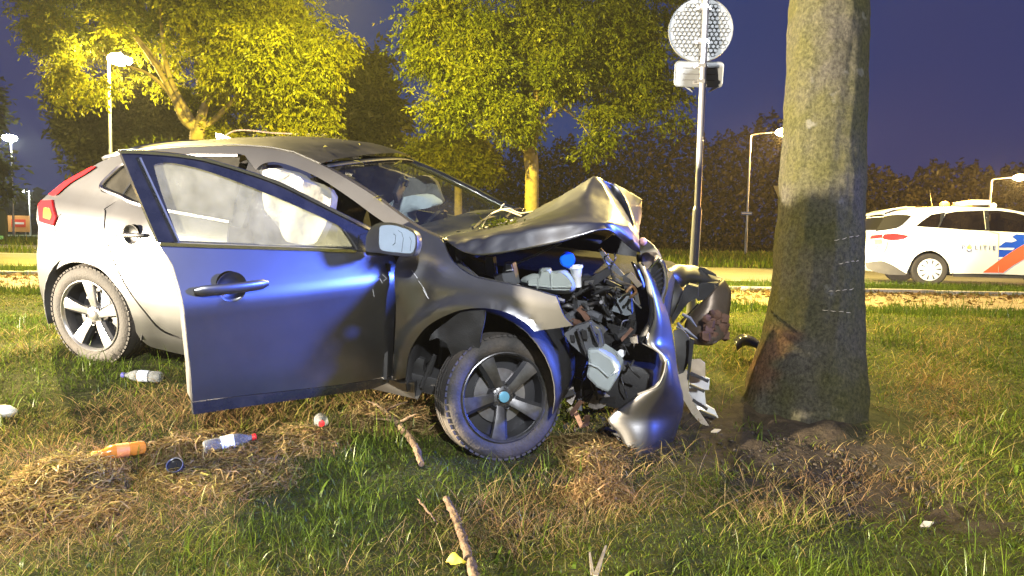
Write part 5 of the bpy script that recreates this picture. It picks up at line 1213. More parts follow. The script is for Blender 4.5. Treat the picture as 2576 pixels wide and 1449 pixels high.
lb = [([np.array([bs[0], bs[1], RZ - .2])] + limb((1153, 480, Z3), (1154, 400, Z3), (1150, 340, Z3)), [.20, .17, .14, .06]), (limb((1160, 420, Z3), (1200, 440, Z3), (1225, 470, Z3)), [.05, .04, .02])]
tree_thing('small_tree', 'small lit tree behind the windscreen with a straight thin trunk', bs, blobs, 1800, .24, 12, LEAF1, lb, .2, .6, 7)
Z4 = 38
bs = at(925, 640, Z4); bs[2] = RZ
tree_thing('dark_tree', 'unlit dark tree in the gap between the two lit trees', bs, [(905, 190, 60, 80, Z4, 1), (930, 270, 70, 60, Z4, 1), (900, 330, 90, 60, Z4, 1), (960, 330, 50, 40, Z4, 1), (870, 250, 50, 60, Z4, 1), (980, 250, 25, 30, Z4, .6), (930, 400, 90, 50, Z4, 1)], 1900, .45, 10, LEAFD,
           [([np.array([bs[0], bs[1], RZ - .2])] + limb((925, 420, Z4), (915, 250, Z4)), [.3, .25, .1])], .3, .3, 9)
Z5 = 34
bs = at(300, 640, Z5); bs[2] = RZ
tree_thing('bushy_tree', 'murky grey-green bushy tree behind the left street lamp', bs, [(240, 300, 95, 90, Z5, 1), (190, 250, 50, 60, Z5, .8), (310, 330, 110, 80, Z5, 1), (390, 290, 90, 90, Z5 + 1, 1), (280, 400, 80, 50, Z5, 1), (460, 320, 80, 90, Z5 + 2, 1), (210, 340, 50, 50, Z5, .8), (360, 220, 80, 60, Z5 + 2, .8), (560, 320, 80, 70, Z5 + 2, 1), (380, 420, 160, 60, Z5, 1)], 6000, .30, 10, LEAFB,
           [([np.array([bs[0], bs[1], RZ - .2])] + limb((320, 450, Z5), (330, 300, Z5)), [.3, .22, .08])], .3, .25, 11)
Z6 = 48
bs = at(-60, 640, Z6); bs[2] = RZ
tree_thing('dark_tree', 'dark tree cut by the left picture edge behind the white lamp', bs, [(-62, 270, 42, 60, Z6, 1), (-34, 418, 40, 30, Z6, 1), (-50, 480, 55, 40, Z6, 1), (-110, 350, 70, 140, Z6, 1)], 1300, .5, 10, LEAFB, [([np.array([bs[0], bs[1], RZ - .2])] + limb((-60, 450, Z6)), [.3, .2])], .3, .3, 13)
# tall reedy plant beside the path, seen over the roof
Z7 = 16
bs = at(395, 640, Z7); bs[2] = RZ
pl = thing('feathery_shrub', bs, 'feathery green shrub with upright shoots seen over the car roof', 'shrub'); r = np.random.default_rng(4); V = []; F = []
for k in range(420):
    px = r.uniform(310, 480); c = at(px, 430, Z7 + r.uniform(-.6, .6)); c[2] = 1.9 + r.uniform(-.6, .5); L_ = r.uniform(.5, 1.25) * (1 - .35 * abs(px - 400) / 80); d = nrm(np.array([r.normal() * .22, r.normal() * .2, 1])); s = nrm(np.cross(d, [r.normal(), 1, 0])) * .012
    b = np.array([r.normal(), r.normal(), -.3]) * .15 * L_; n = len(V); V += [c - s, c + s, c + d * L_ * .6 + s * .8, c + d * L_ * .6 - s * .8, c + d * L_ + b]; F += [[n, n + 1, n + 2, n + 3], [n + 3, n + 2, n + 4]]
    for j in range(10):
        q = c + d * L_ * r.uniform(.15, .95); a = nrm(np.array([r.normal(), r.normal(), .7])); w = nrm(np.cross(a, d)) * .012; l = r.uniform(.08, .16); n = len(V); V += [q - w, q + w, q + a * l]; F += [[n, n + 1, n + 2]]
mk('shoots', V, F, LEAF2, pl, smooth=False)
B().tube([bs - np.array([0, 0, .1]), np.array([bs[0], bs[1], 1.6])], [.10, .06], 8).tube([np.array([bs[0], bs[1], .8]), np.array([bs[0] - .5, bs[1], 2.0])], [.05, .02], 6).tube([np.array([bs[0], bs[1], .8]), np.array([bs[0] + .5, bs[1], 2.0])], [.05, .02], 6).out('stem', TRUNK, pl)

# ---- the woods beyond the road: one dark mass of foliage
def woods(name, prof, Z, n, leaf, M, depth, seed, ybase=655):
    r = np.random.default_rng(seed); xs_ = np.array([p[0] for p in prof], float); ys_ = np.array([p[1] for p in prof], float)
    px = r.uniform(xs_[0], xs_[-1], n); top = np.interp(px, xs_, ys_) + 9 * np.sin(px * .061) + 7 * np.sin(px * .173 + 1) + r.normal(size=n) * 5
    q = r.random(n) ** .8; py = top + (ybase + 12 - top) * q; zz = Z + depth * r.random(n) * 1.0
    P = CAM + FW * zz[:, None] + RT * ((px - CX) / FPX * zz)[:, None] - UPV * ((py - CY) / FPX * zz)[:, None]
    P = P[P[:, 2] > RZ - .1]; n = len(P)
    a = r.normal(size=(n, 3)); a /= np.linalg.norm(a, axis=1)[:, None]; b = np.cross(a, r.normal(size=(n, 3))); b /= np.linalg.norm(b, axis=1)[:, None]; s = leaf * r.uniform(.5, 1.4, (n, 1))
    V = np.stack([P - a * s, P + b * s * .55, P + a * s, P - b * s * .55], 1).reshape(-1, 3); i = np.arange(n) * 4
    return tag(tri_mesh(name, V, np.stack([i, i + 1, i + 2, i + 3], 1), M), kind='stuff')
LEAFW = leaf_mat('woodland_leaves', ((.022, .020, .009), (.034, .029, .013), (.052, .042, .018)), .3, .25)
wpro = [(700, 470), (900, 440), (1050, 430), (1230, 385), (1330, 372), (1450, 350), (1560, 332), (1640, 318), (1700, 304), (1745, 312), (1790, 345), (1840, 338), (1900, 300), (1980, 285), (2060, 300), (2120, 335), (2165, 372), (2210, 428), (2260, 448), (2310, 426), (2380, 408), (2450, 420), (2510, 428), (2580, 418), (2800, 400), (3200, 380)]
woods('woods', wpro, 58, 130000, .20, LEAFW, 9, 21)
woods('far_woods', [(-700, 500), (-200, 490), (60, 492), (200, 480), (420, 470), (700, 460)], 125, 9000, .9, LEAFW, 15, 22, 610)
# ================================================================ patrol car on the road
PY = radians(-12); p_eu = np.array([cos(PY), sin(PY), 0]); p_en = np.array([sin(PY), -cos(PY), 0]); p_ev = np.array([0, 0, 1.0])
_pw = at(2340, 679, 12.9); PR0 = _pw - p_ev * .315                  # rear wheel foot, outer face
PH = .90
PO = PR0 - p_en * PH
_vt = np.array([0, .2, .3, .5, .7, .85, .95, 1.02, 1.1, 1.3, 1.48, 1.56, 1.7]); _vw = np.array([.82, .86, .875, .895, .90, .895, .875, .845, .81, .72, .63, .55, .40])
POL = Surf(PO, p_eu, p_ev, p_en, lambda u, v: float(np.interp(v, _vt, _vw)) - (.16 * ((-.35 - u) / .6) ** 2 if u < -.35 else 0) - (.2 * ((u - 2.9) / .7) ** 2 if u > 2.9 else 0))
PWHITE = mat('white_car_paint', (.80, .80, .79), .3, 0, .02, 3, coat=.5, dirt=(.55, .52, .46), damt=.2, dscale=2)
PTRIM = mat('grey_lower_cladding', (.06, .055, .05), .6, 0, .2, 8)
BLUE = mat('police_blue', (.01, .07, .55), .35); ORANGE = mat('fluorescent_orange', (.85, .13, .05), .4)
PGL = glass_mat('patrol_car_glass', (.42, .40, .36), dust=.05, dcol=(.4, .3, .2))
pc_ = thing('police_car', PO, 'white police car with blue and orange stripes parked on the road behind the tree', 'police car')
def pz5(u, v): return ((u / 3.622 + 3200) / 1.4907, (v / 3.622 + 700) / 1.4907)     # traced from an enlargement of that corner
body = [pz5(*p) for p in [(215, 670), (330, 600), (800, 400), (560, 375), (440, 385), (470, 375), (700, 335), (1000, 295), (1300, 285)]]
tail = [POL.uv(*pz5(*p)) for p in [(350, 590), (640, 540), (830, 545), (1160, 570), (1800, 600), (2318, 625)]]
ar = [POL.uv(*pz5(*p)) for p in [(1320, 1180), (1300, 1060), (1230, 960), (1130, 890), (1030, 868), (920, 895), (830, 960), (770, 1060), (720, 1180)]]
lo = [POL.uv(*pz5(*p)) for p in [(560, 1080), (430, 1020), (340, 1010), (160, 1030), (155, 900), (190, 760), (215, 690)]]
fx = 2.95
q = tail + [(3.2, 1.0), (3.35, .9), (3.4, .7), (3.42, .45), (3.35, .28), (3.02, .25), (2.98, .50), (2.85, .66), (2.62, .70), (2.40, .63), (2.28, .45), (2.25, .25)] + [(1.2, .27)] + ar + [POL.uv(*pz5(620, 1120))] + lo
panel('body_side', POL, q, PWHITE, pc_, uvs=True, sub=2, thick=.03, res=.12)
low = [POL.uv(*pz5(*p)) for p in [(160, 1030), (340, 1012), (430, 1022), (560, 1082), (720, 1150), (715, 1200), (480, 1195), (270, 1150), (175, 1100)]]
panel('rear_cladding', POL, low, PTRIM, pc_, uvs=True, sub=2, thick=.03, res=.12, off=-.005)
panel('sill_cladding', POL, [(.40, .25), (2.22, .24), (2.2, .20), (.42, .20)], PTRIM, pc_, uvs=True, sub=1, res=.3, off=-.004)
# upper body: pillars and roof rail with window holes
rl = [POL.uv(*pz5(*p)) for p in [(330, 600), (440, 400), (440, 380), (560, 345), (800, 308), (1000, 295), (1400, 285), (1850, 292), (2080, 305), (2318, 350)]]
rl2 = rl + [(2.15, 1.30), (2.75, 1.02)] + tail[::-1][0:1] + [(1.2, tail[3][1])] + tail[::-1][2:]
qw = [POL.uv(*pz5(*p)) for p in [(845, 540), (940, 460), (1060, 380), (1210, 355), (1195, 470), (1150, 560)]]
rw = [POL.uv(*pz5(*p)) for p in [(1165, 562), (1215, 450), (1250, 365), (1400, 335), (1770, 322), (1800, 590)]]
fw_ = [POL.uv(*pz5(*p)) for p in [(1850, 595), (1830, 325), (1960, 325), (2180, 350), (2318, 385)]] + [(2.05, 1.24), (2.45, 1.06), (2.4, 1.0)]
panel('greenhouse', POL, rl2, PWHITE, pc_, uvs=True, sub=1, thick=.03, res=.12, off=.002, holes=(qw, rw, fw_))
for nm, w in (('quarter_window', qw), ('rear_door_window', rw), ('front_door_window', fw_)):
    panel(nm, POL, w, PGL, pc_, uvs=True, sub=1, thick=.005, res=.2, off=-.012)
panel('door_pillar', POL, [POL.uv(*pz5(*p)) for p in [(1772, 322), (1828, 322), (1850, 597), (1802, 592)]], BLACKP, pc_, uvs=True, sub=1, thick=.02, res=.2, off=.006)
panel('window_pillar', POL, [POL.uv(*pz5(*p)) for p in [(1190, 356), (1250, 350), (1215, 450), (1165, 560), (1145, 560), (1180, 470)]], BLACKP, pc_, uvs=True, sub=1, thick=.02, res=.2, off=.005)
# roof, tailgate, bonnet, far side
rr = [p for p in rl if p[1] > 1.30]
rr = sorted(rr, key=lambda p: p[0]) + [(2.15, 1.30)]
loft('roof', [[PO + p_eu * u + p_en * ((POL.bulge(u, v)) * s) + p_ev * (v + .05 * (1 - s * s)) for s in np.linspace(1, -1, 9)] for u, v in rr], PWHITE, pc_)
tg = [POL.uv(*pz5(*p)) for p in [(440, 400), (330, 600), (215, 680), (190, 760), (155, 900), (160, 1030), (175, 1100), (270, 1150)]]
loft('tailgate', [[PO + p_eu * (u - .10 * (1 - s * s)) + p_en * (POL.bulge(u, v) * s) + p_ev * v for s in np.linspace(1, -1, 11)] for u, v in tg], PWHITE, pc_)
gsurf = [POL.uv(*pz5(*p)) for p in [(560, 390), (470, 420), (330, 595)]]
loft('rear_window', [[PO + p_eu * (u - .10 * (1 - s * s) - .02) + p_en * ((POL.bulge(u, v) - .02) * s) + p_ev * v for s in np.linspace(1, -1, 11)] for u, v in [(tg[0][0] * (1 - k) + tg[1][0] * k, tg[0][1] * (1 - k) + tg[1][1] * k) for k in (.06, .5, .94)]], mat('dark_rear_glass', (.012, .011, .010), .3, spec=.3), pc_)
DGL = mat('dark_tailgate_glass', (.012, .011, .010), .6, spec=.1)
panel('side_rear_glass', POL, [POL.uv(*pz5(*p)) for p in [(300, 604), (402, 432), (436, 398), (560, 380), (720, 383), (780, 400), (700, 480), (620, 545), (500, 577)]], DGL, pc_, uvs=True, sub=2, thick=.02, off=.016, res=.15)
loft('spoiler', [[PO + p_eu * (u - .04) + p_en * (POL.bulge(u, v) * s) + p_ev * (v + .05) for s in np.linspace(1, -1, 7)] for u, v in [POL.uv(*pz5(*p)) for p in [(440, 405), (445, 385), (560, 345), (760, 312)]]], PWHITE, pc_, thick=.03)
loft('bonnet', [[PO + p_eu * u + p_en * (.80 * s) + p_ev * (v + .06 * (1 - s * s)) for s in np.linspace(1, -1, 7)] for u, v in ((2.6, 1.02), (3.0, .98), (3.35, .88), (3.45, .6), (3.42, .3))], PWHITE, pc_)
loft('windscreen', [[PO + p_eu * (u + .08 * (1 - s * s)) + p_en * (w * s) + p_ev * v for s in np.linspace(1, -1, 7)] for u, v, w in ((1.95, 1.42, .6), (2.3, 1.24, .68), (2.65, 1.03, .76))], PGL, pc_)
panel('far_body_side', POL, [(-.7, .3), (3.3, .3), (3.35, .9), (2.6, 1.0), (-.6, 1.0)], PWHITE, pc_, uvs=True, side=-1, sub=1, res=.4, thick=.03)
B().bbox(PO + p_eu * 1.3 + p_ev * .32, p_eu * 2.0, p_en * .8, p_ev * .08).out('floor_pan', BLACK, pc_)
for u in (.35, 1.25):
    for w in (.38, -.38):
        if u < 1: pass
        st = B().bbox(PO + p_eu * u + p_en * w + p_ev * .92, p_eu * .07, p_en * .25, p_ev * .36, .5).bbox(PO + p_eu * u + p_en * w + p_ev * 1.34, p_eu * .04, p_en * .12, p_ev * .08, .5).out('seat_back', CLOTH, pc_)
# lamps, plate, markings
TL = panel('tail_light', POL, [POL.uv(*pz5(*p)) for p in [(390, 690), (420, 645), (560, 635), (745, 665), (670, 715), (520, 728), (410, 715)]], REDL, pc_, uvs=True, sub=2, thick=.03, res=.12, off=.012)
panel('inner_tail_light', POL, [POL.uv(*pz5(*p)) for p in [(225, 690), (250, 660), (395, 645), (380, 695), (225, 712)]], REDL, TL, uvs=True, sub=2, thick=.03, res=.12, off=.014)
panel('number_plate', POL, [POL.uv(*pz5(*p)) for p in [(275, 722), (385, 708), (383, 780), (280, 788)]], mat('yellow_plate', (.80, .46, .02), .4), pc_, uvs=True, sub=1, thick=.01, off=.022, res=.2)
panel('blue_tail_stripe', POL, [POL.uv(*pz5(*p)) for p in [(220, 735), (272, 728), (285, 800), (305, 922), (240, 915), (222, 830)]], BLUE, pc_, uvs=True, sub=1, thick=.004, off=.012, res=.2)
panel('orange_tail_stripe', POL, [POL.uv(*pz5(*p)) for p in [(286, 792), (352, 788), (300, 880)]], ORANGE, pc_, uvs=True, sub=1, thick=.004, off=.012, res=.2)
panel('orange_tail_stripe', POL, [POL.uv(*pz5(*p)) for p in [(462, 735), (475, 735), (455, 830), (405, 920), (398, 915), (440, 820)]], ORANGE, pc_, uvs=True, sub=1, thick=.004, off=.012, res=.2)
ex = 2318
def sp_(*P): return [POL.uv(*pz5(*p)) for p in P]
bz = sp_((1975, 815), (2060, 750), (2150, 755), (2220, 730), (2150, 680), (2210, 645), (2318, 655), (2318, 780), (2180, 860), (1965, 1005))
panel('blue_stripe', POL, bz, BLUE, pc_, uvs=True, sub=1, thick=.003, off=.006, res=.15)
panel('orange_stripe', POL, sp_((1755, 1165), (1950, 1020), (2180, 865), (2318, 785), (2318, 985), (2180, 1060), (2030, 1170)), ORANGE, pc_, uvs=True, sub=1, thick=.003, off=.0065, res=.15)
d0 = POL.uv(*pz5(2318, 700)); panel('blue_stripe', POL, [(d0[0] + .01, d0[1] + .06), (d0[0] + .5, d0[1] + .0), (d0[0] + .9, d0[1] - .2), (d0[0] + .01, d0[1] - .12)], BLUE, pc_, uvs=True, sub=1, thick=.003, off=.006, res=.2)
for (a, b) in (((1975, 830), (2190, 850)), ((1970, 960), (2030, 972))):
    panel('white_stripe', POL, sp_(a, (b[0], b[1] - 18), (b[0] - 30, b[1] + 12), (a[0], a[1] + 26)), PWHITE, pc_, uvs=True, sub=1, thick=.003, off=.0085, res=.2)
seam = [POL.xyz(*u, .009) for u in sp_((1968, 1165), (1968, 800), (1970, 640), (1850, 610))]
B().tube(seam, .006, 5).out('door_seam', mat('seam_grey', (.25, .22, .2), .7), pc_)  # door seam drawn as a thin grey-brown line
B().tube([POL.xyz(*u, .008) for u in sp_((1160, 575), (1190, 700), (1310, 880))], .004, 5).out('door_seam', bpy.data.materials['seam_grey'], pc_)
for (a, b) in (((1290, 695), (1320, 695)), ((1415, 690), (1450, 690))):
    B().tube([POL.xyz(*u, .03) for u in sp_(a, b)], .016, 6).out('door_handle', PWHITE, pc_)
def lettering(name, s, u, v, h, M, parent, spacing=1.0, off=.008):
    c = bpy.data.curves.new(name, 'FONT'); c.body = s; c.size = h / .7; c.extrude = .0015; c.space_character = spacing; c.resolution_u = 2
    o = bpy.data.objects.new(name, c); COL.objects.link(o); dg = bpy.context.evaluated_depsgraph_get(); me = bpy.data.meshes.new_from_object(o.evaluated_get(dg)); bpy.data.objects.remove(o)
    V = [POL.xyz(u + q.co.x, v + q.co.y, off + q.co.z) for q in me.vertices]; F = [list(f.vertices) for f in me.polygons]; bpy.data.meshes.remove(me)
    return mk(name, V, F, M, parent, smooth=False)
NAVY = mat('navy_lettering', (.02, .035, .16), .4); GOLD = mat('gold_emblem', (.62, .42, .12), .4)
a = POL.uv(*pz5(1462, 850)); e_ = POL.uv(*pz5(1925, 860)); hgt = POL.uv(*pz5(1462, 790))[1] - a[1]
o1 = POL.uv(*pz5(1565, 872))
lettering('letter_p', 'P', a[0], a[1], hgt, NAVY, pc_)
for ch, xx in (('L', 1640), ('I', 1708), ('T', 1752), ('I', 1833), ('E', 1882)):
    ll = POL.uv(*pz5(xx, 855 + (xx - 1640) * .03)); lettering('letter_' + ch.lower(), ch, ll[0], ll[1], hgt, NAVY, pc_)
# emblem in place of the O: open ring with a flame of strokes above
rg_ = [POL.xyz(o1[0] + hgt * .46 * cos(t), o1[1] + hgt * .30 + hgt * .46 * sin(t), .010) for t in np.linspace(pi * .98, 2.02 * pi, 14)]
em = B().tube(rg_, hgt * .11, 6).out('emblem_ring', NAVY, pc_)
for k, (dx_, l) in enumerate(((-.62, .75), (-.3, 1.15), (0, 1.5), (.3, 1.15), (.62, .75))):
    s0 = (o1[0] + dx_ * hgt * .35, o1[1] + hgt * .45); s1 = (o1[0] + dx_ * hgt * .9, o1[1] + hgt * (.5 + l * .75))
    B().tube([POL.xyz(*s0, .009), POL.xyz((s0[0] + s1[0]) / 2, (s0[1] + s1[1]) / 2, .010), POL.xyz(*s1, .009)], [hgt * .05, hgt * .10, hgt * .02], 5).out('emblem_flame', GOLD, em)
n1 = POL.uv(*pz5(952, 735)); lettering('lettering_112', '112', n1[0], n1[1], .075, mat('faded_orange_print', (.72, .42, .20), .5), pc_, 1.1)
FPR = mat('faded_grey_print', (.55, .52, .50), .5)
n2 = POL.uv(*pz5(838, 712)); n3 = POL.uv(*pz5(838, 752))
for k, (nn, L_) in enumerate(((n2, .22), (n3, .24))):   # two small illegible lines of print
    for j in range(6): B().box(POL.xyz(nn[0] + j * L_ / 6 + .015, nn[1] + .01, .007), p_eu * .012, p_en * .0015, p_ev * .011).out('small_print', FPR, pc_, smooth=False)
B().box(POL.xyz(n1[0] + .10, n3[1] - .02, .007), p_eu * .12, p_en * .0015, p_ev * .005).out('print_underline', FPR, pc_, smooth=False)
# roof bar, aerial, beacon
lb_ = PO + p_eu * 0 + p_ev * 0
c = POL.uv(*pz5(1755, 215)); cc = PO + p_eu * c[0] + p_ev * (rl[6][1] + .115)
bar = B().bbox(cc, p_eu * .17, p_en * .44, p_ev * .05, .6).out('light_bar', mat('clear_light_bar', (.70, .66, .62), .2, coat=.5), pc_)
B().bbox(cc - p_ev * .05, p_eu * .13, p_en * .36, p_ev * .02).out('bar_mount', BLACK, bar)
for s in (-1, 1): B().bbox(cc + p_en * .34 * s + p_eu * .0, p_eu * .175, p_en * .06, p_ev * .04, .5).out('bar_lens', mat('amber_lens', (.8, .35, .15), .3), bar)
c = POL.uv(*pz5(1330, 262)); cc2 = PO + p_eu * c[0] + p_en * .25 + p_ev * (rl[6][1] + .075)
B().ball(cc2, .085, 12, 0, (1, 1, .75)).out('amber_beacon', mat('lit_amber_beacon', (1, .5, .1), .4, emit=(1, .30, .01), estr=9), pc_)
l = lamp('beacon_light', 'POINT', cc2 + p_ev * .12 + p_en * .1, 420, (1, .45, .05), .08); l.location = Vector(cc2 + p_ev * .14 - PO); l.parent = pc_
c = POL.uv(*pz5(2020, 250)); cc3 = PO + p_eu * c[0] + p_en * .2 + p_ev * (rl[7][1] + .07)
B().ball(cc3, .05, 10).out('bar_flasher', mat('lit_warm_flasher', (1, .8, .5), .4, emit=(1, .75, .4), estr=14), pc_)
c = POL.uv(*pz5(1150, 270)); a_ = PO + p_eu * c[0] + p_en * .3 + p_ev * (rl[5][1] + .03); B().tube([a_, a_ + p_ev * .30 - p_eu * .06], [.008, .003], 5).out('aerial', BLACK, pc_)
c = POL.uv(*pz5(915, 290)); a_ = PO + p_eu * c[0] + p_ev * (rl[4][1] + .05); B().bbox(a_, p_eu * .11, p_en * .04, p_ev * .03, .7).out('roof_fin', PWHITE, pc_)
# wheels
for (u, side) in ((.0, 1), (2.62, 1), (0, -1), (2.62, -1)):
    c = PO + p_eu * u + p_en * (PH - .015) * side + p_ev * .315; ax = p_en * side
    w = B().lathe(c, ax, [(-.19, .21), (-.20, .27), (-.18, .31), (-.03, .315), (-.005, .295), (.0, .225), (-.01, .21)], 36, True, False).out('wheel', RUBBERM, pc_)
    if side < 0: continue
    B().lathe(c, ax, [(-.012, .212), (.002, .208), (.012, .17), (.014, .06), (.020, .04), (.021, .001)], 36, False, True).out('wheel_cover', mat('silver_wheel_cover', (.66, .65, .64), .35, .3), w)
    for k in range(10):
        a = 2 * pi * k / 10 + .1; rd = p_eu * cos(a) + p_ev * sin(a); tg = -p_eu * sin(a) + p_ev * cos(a)
        B().prism([c + ax * .0145 + rd * .10 - tg * .004, c + ax * .0145 + rd * .10 + tg * .004, c + ax * .010 + rd * .185 + tg * .016, c + ax * .010 + rd * .185 - tg * .016], ax * .003).out('cover_slot', BLACK, w, smooth=False)
ar2 = [(.0 + .40 * cos(t), .33 + .385 * sin(t)) for t in np.linspace(-.3, pi + .3, 18)]
loft('wheel_arch', [[PO + p_eu * x + p_en * w + p_ev * z for x, z in ar2] for w in (.885, .6)], BLACK, pc_)
# ================================================================ grass
def blades(n_try, dens, x0, x1, y0, y1, seed, hmin, hmax, wid, flat, mask, dryshift=0.0, segs=3, curl=1.0):
    """strips bending over; dens(x,y) in 0..1 keeps a candidate"""
    r = np.random.default_rng(seed); x = r.uniform(x0, x1, n_try); y = r.uniform(y0, y1, n_try)
    k = (r.random(n_try) < dens(x, y)) & mask(x, y, r); x, y = x[k], y[k]; n = len(x); z = G(x, y)
    dry = np.clip(dry_amount(x, y) * .72 + r.normal(size=n) * .22 + dryshift, 0, 1)
    tuft = .5 + .5 * np.sin(x * 6.1 + 2.2 * np.sin(y * 4.3)) * np.sin(y * 7.0 + 1.9 * np.sin(x * 5.2)); tuft2 = .5 + .5 * np.sin(x * 2.3 + 1.3) * np.sin(y * 2.9 - x)
    h = (hmin + (hmax - hmin) * r.random(n) ** 1.6) * (.45 + .75 * tuft * (.5 + .8 * tuft2)); a = r.uniform(0, 2 * pi, n) + .8 * np.sin(x * 3 + y * 2)
    lean = np.clip(flat + r.normal(size=n) * .35 + .55 * dry, .05, 1.5); d = np.stack([np.cos(a), np.sin(a), np.zeros(n)], 1); s = np.stack([-np.sin(a), np.cos(a), np.zeros(n)], 1)
    tw = r.normal(size=n) * .6; w = wid(y) * r.uniform(.6, 1.3, n)
    V = []; base = np.stack([x, y, z - .012], 1); p = base.copy(); ang = np.clip(lean * .5, 0, 1.3)
    for j in range(segs):
        f = 1 - (j / segs) ** 1.5 * .75; sd = s * np.cos(tw)[:, None] + d * np.sin(tw)[:, None]
        V += [p - sd * (w * f * .5)[:, None], p + sd * (w * f * .5)[:, None]]
        st = h / segs; p = p + d * (np.sin(ang) * st)[:, None] + np.array([0, 0, 1.0]) * (np.cos(ang) * st)[:, None]; ang = np.clip(ang + lean * curl * .62, 0, 2.0)
        p[:, 2] = np.maximum(p[:, 2], G(p[:, 0], p[:, 1]) + .006)
    V.append(p); nv = 2 * segs + 1; Vv = np.stack(V, 1).reshape(-1, 3); i = np.arange(n) * nv; F = []
    for j in range(segs - 1): F += [np.stack([i + 2 * j, i + 2 * j + 1, i + 2 * j + 3], 1), np.stack([i + 2 * j, i + 2 * j + 3, i + 2 * j + 2], 1)]
    F.append(np.stack([i + 2 * segs - 2, i + 2 * segs - 1, i + 2 * segs], 1))
    return Vv, np.vstack(F), np.repeat(dry, nv)


def grass_mat(name, green, trans=.4):
    M = bpy.data.materials.new(name); M.use_nodes = True; N = M.node_tree.nodes; L = M.node_tree.links; N.clear(); o = N.new('ShaderNodeOutputMaterial')
    a = N.new('ShaderNodeAttribute'); a.attribute_name = 'dry'; g = N.new('ShaderNodeNewGeometry')
    r = N.new('ShaderNodeValToRGB'); E = r.color_ramp.elements; E[0].position = 0; E[0].color = green[0] + (1,); E[1].position = 1; E[1].color = (.20, .12, .055, 1)
    for p, c in ((.35, green[1]), (.55, (.16, .155, .028)), (.78, (.31, .23, .095))):
        e = E.new(p); e.color = c + (1,)
    L.new(a.outputs['Fac'], r.inputs[0])
    h = N.new('ShaderNodeHueSaturation'); m = N.new('ShaderNodeMapRange'); m.inputs[3].default_value = .55; m.inputs[4].default_value = 1.45; L.new(g.outputs['Random Per Island'], m.inputs[0]); L.new(m.outputs[0], h.inputs['Value']); L.new(r.outputs[0], h.inputs['Color'])
    d = N.new('ShaderNodeBsdfDiffuse'); t = N.new('ShaderNodeBsdfTranslucent'); gl = N.new('ShaderNodeBsdfGlossy'); gl.inputs['Roughness'].default_value = .38; gl.inputs[0].default_value = (.6, .6, .55, 1)
    L.new(h.outputs[0], d.inputs[0]); L.new(h.outputs[0], t.inputs[0]); m1 = N.new('ShaderNodeMixShader'); m1.inputs[0].default_value = trans; L.new(d.outputs[0], m1.inputs[1]); L.new(t.outputs[0], m1.inputs[2])
    m2 = N.new('ShaderNodeMixShader'); m2.inputs[0].default_value = .022; L.new(m1.outputs[0], m2.inputs[1]); L.new(gl.outputs[0], m2.inputs[2]); L.new(m2.outputs[0], o.inputs[0]); return M


GRM = grass_mat('verge_grass', ((.06, .095, .010), (.115, .145, .014)))
inframe = lambda x, y: (np.abs(x) < .84 * y + 1.1)
_wf = np.array([gpt(1270, 1120)[:2], gpt(240, 885)[:2]])
def near_mask(x, y, r):
    k = inframe(x, y) & (r.random(len(x)) > soil_shade_amount(x, y) * (.90 - .35 * np.exp(-((np.hypot(x - TX, y - TY) - .42) / .10) ** 2)))
    d = np.hypot(x - TX, y - TY); k &= d > .30
    for w in _wf: k &= np.hypot((x - w[0]) / 1.5, y - w[1] - .08) > .07
    return k
objs = []
# short matted undergrowth, then longer tufts, then lying straw
V, F, D = blades(400000, lambda x, y: np.clip((2.6 / np.maximum(y, 1.8)) ** 1.5, .0, 1), -6, 6, 1.75, 7.8, 31, .03, .105, lambda y: .0030 + .0011 * np.maximum(0, y - 2.2), 1.05, near_mask, .02)
tag(tri_mesh('grass', V, F, GRM, attrs={'dry': D}), kind='stuff')
cl = lambda x, y: np.clip((2.5 / np.maximum(y, 1.8)) ** 1.5, 0, 1) * np.clip(smoothstep(.42, .75, .5 + .5 * np.sin(x * 4.1 + 2.0 * np.sin(y * 3.3)) * np.sin(y * 5.0 + 1.7 * np.sin(x * 3.2))) * 1.0 + .06, 0, 1) * (1 - .7 * dry_amount(x, y))
V, F, D = blades(260000, cl, -6, 6, 1.75, 7.8, 32, .06, .19, lambda y: .0036 + .0010 * np.maximum(0, y - 2.2), .62, near_mask, -.22, 4, .85)
tag(tri_mesh('grass_tufts', V, F, GRM, attrs={'dry': D}), kind='stuff')
st = lambda x, y: np.clip((2.5 / np.maximum(y, 1.8)) ** 1.5, 0, 1) * np.clip(dry_amount(x, y) * 1.25 - .12, .03, 1)
V, F, D = blades(170000, st, -6, 6, 1.75, 6.5, 33, .06, .22, lambda y: .0022 + .0009 * np.maximum(0, y - 2.2), 1.35, lambda x, y, r: inframe(x, y) & (r.random(len(x)) > soil_shade_amount(x, y) * .6), .42, 3, .35)
V[:, 2] += .012
tag(tri_mesh('dead_straw', V, F, GRM, attrs={'dry': D}), kind='stuff')
V, F, D = blades(9000, lambda x, y: .5 * smoothstep(.35, .8, np.sin(x * 3.7 + 1.7 * y) * np.sin(y * 4.9 - x)), -5, 5, 1.75, 6.5, 37, .06, .15, lambda y: .016 + 0 * y, .95, near_mask, -.3, 4, .9)
tag(tri_mesh('broadleaf_weeds', V, F, GRM, attrs={'dry': D}), kind='stuff')
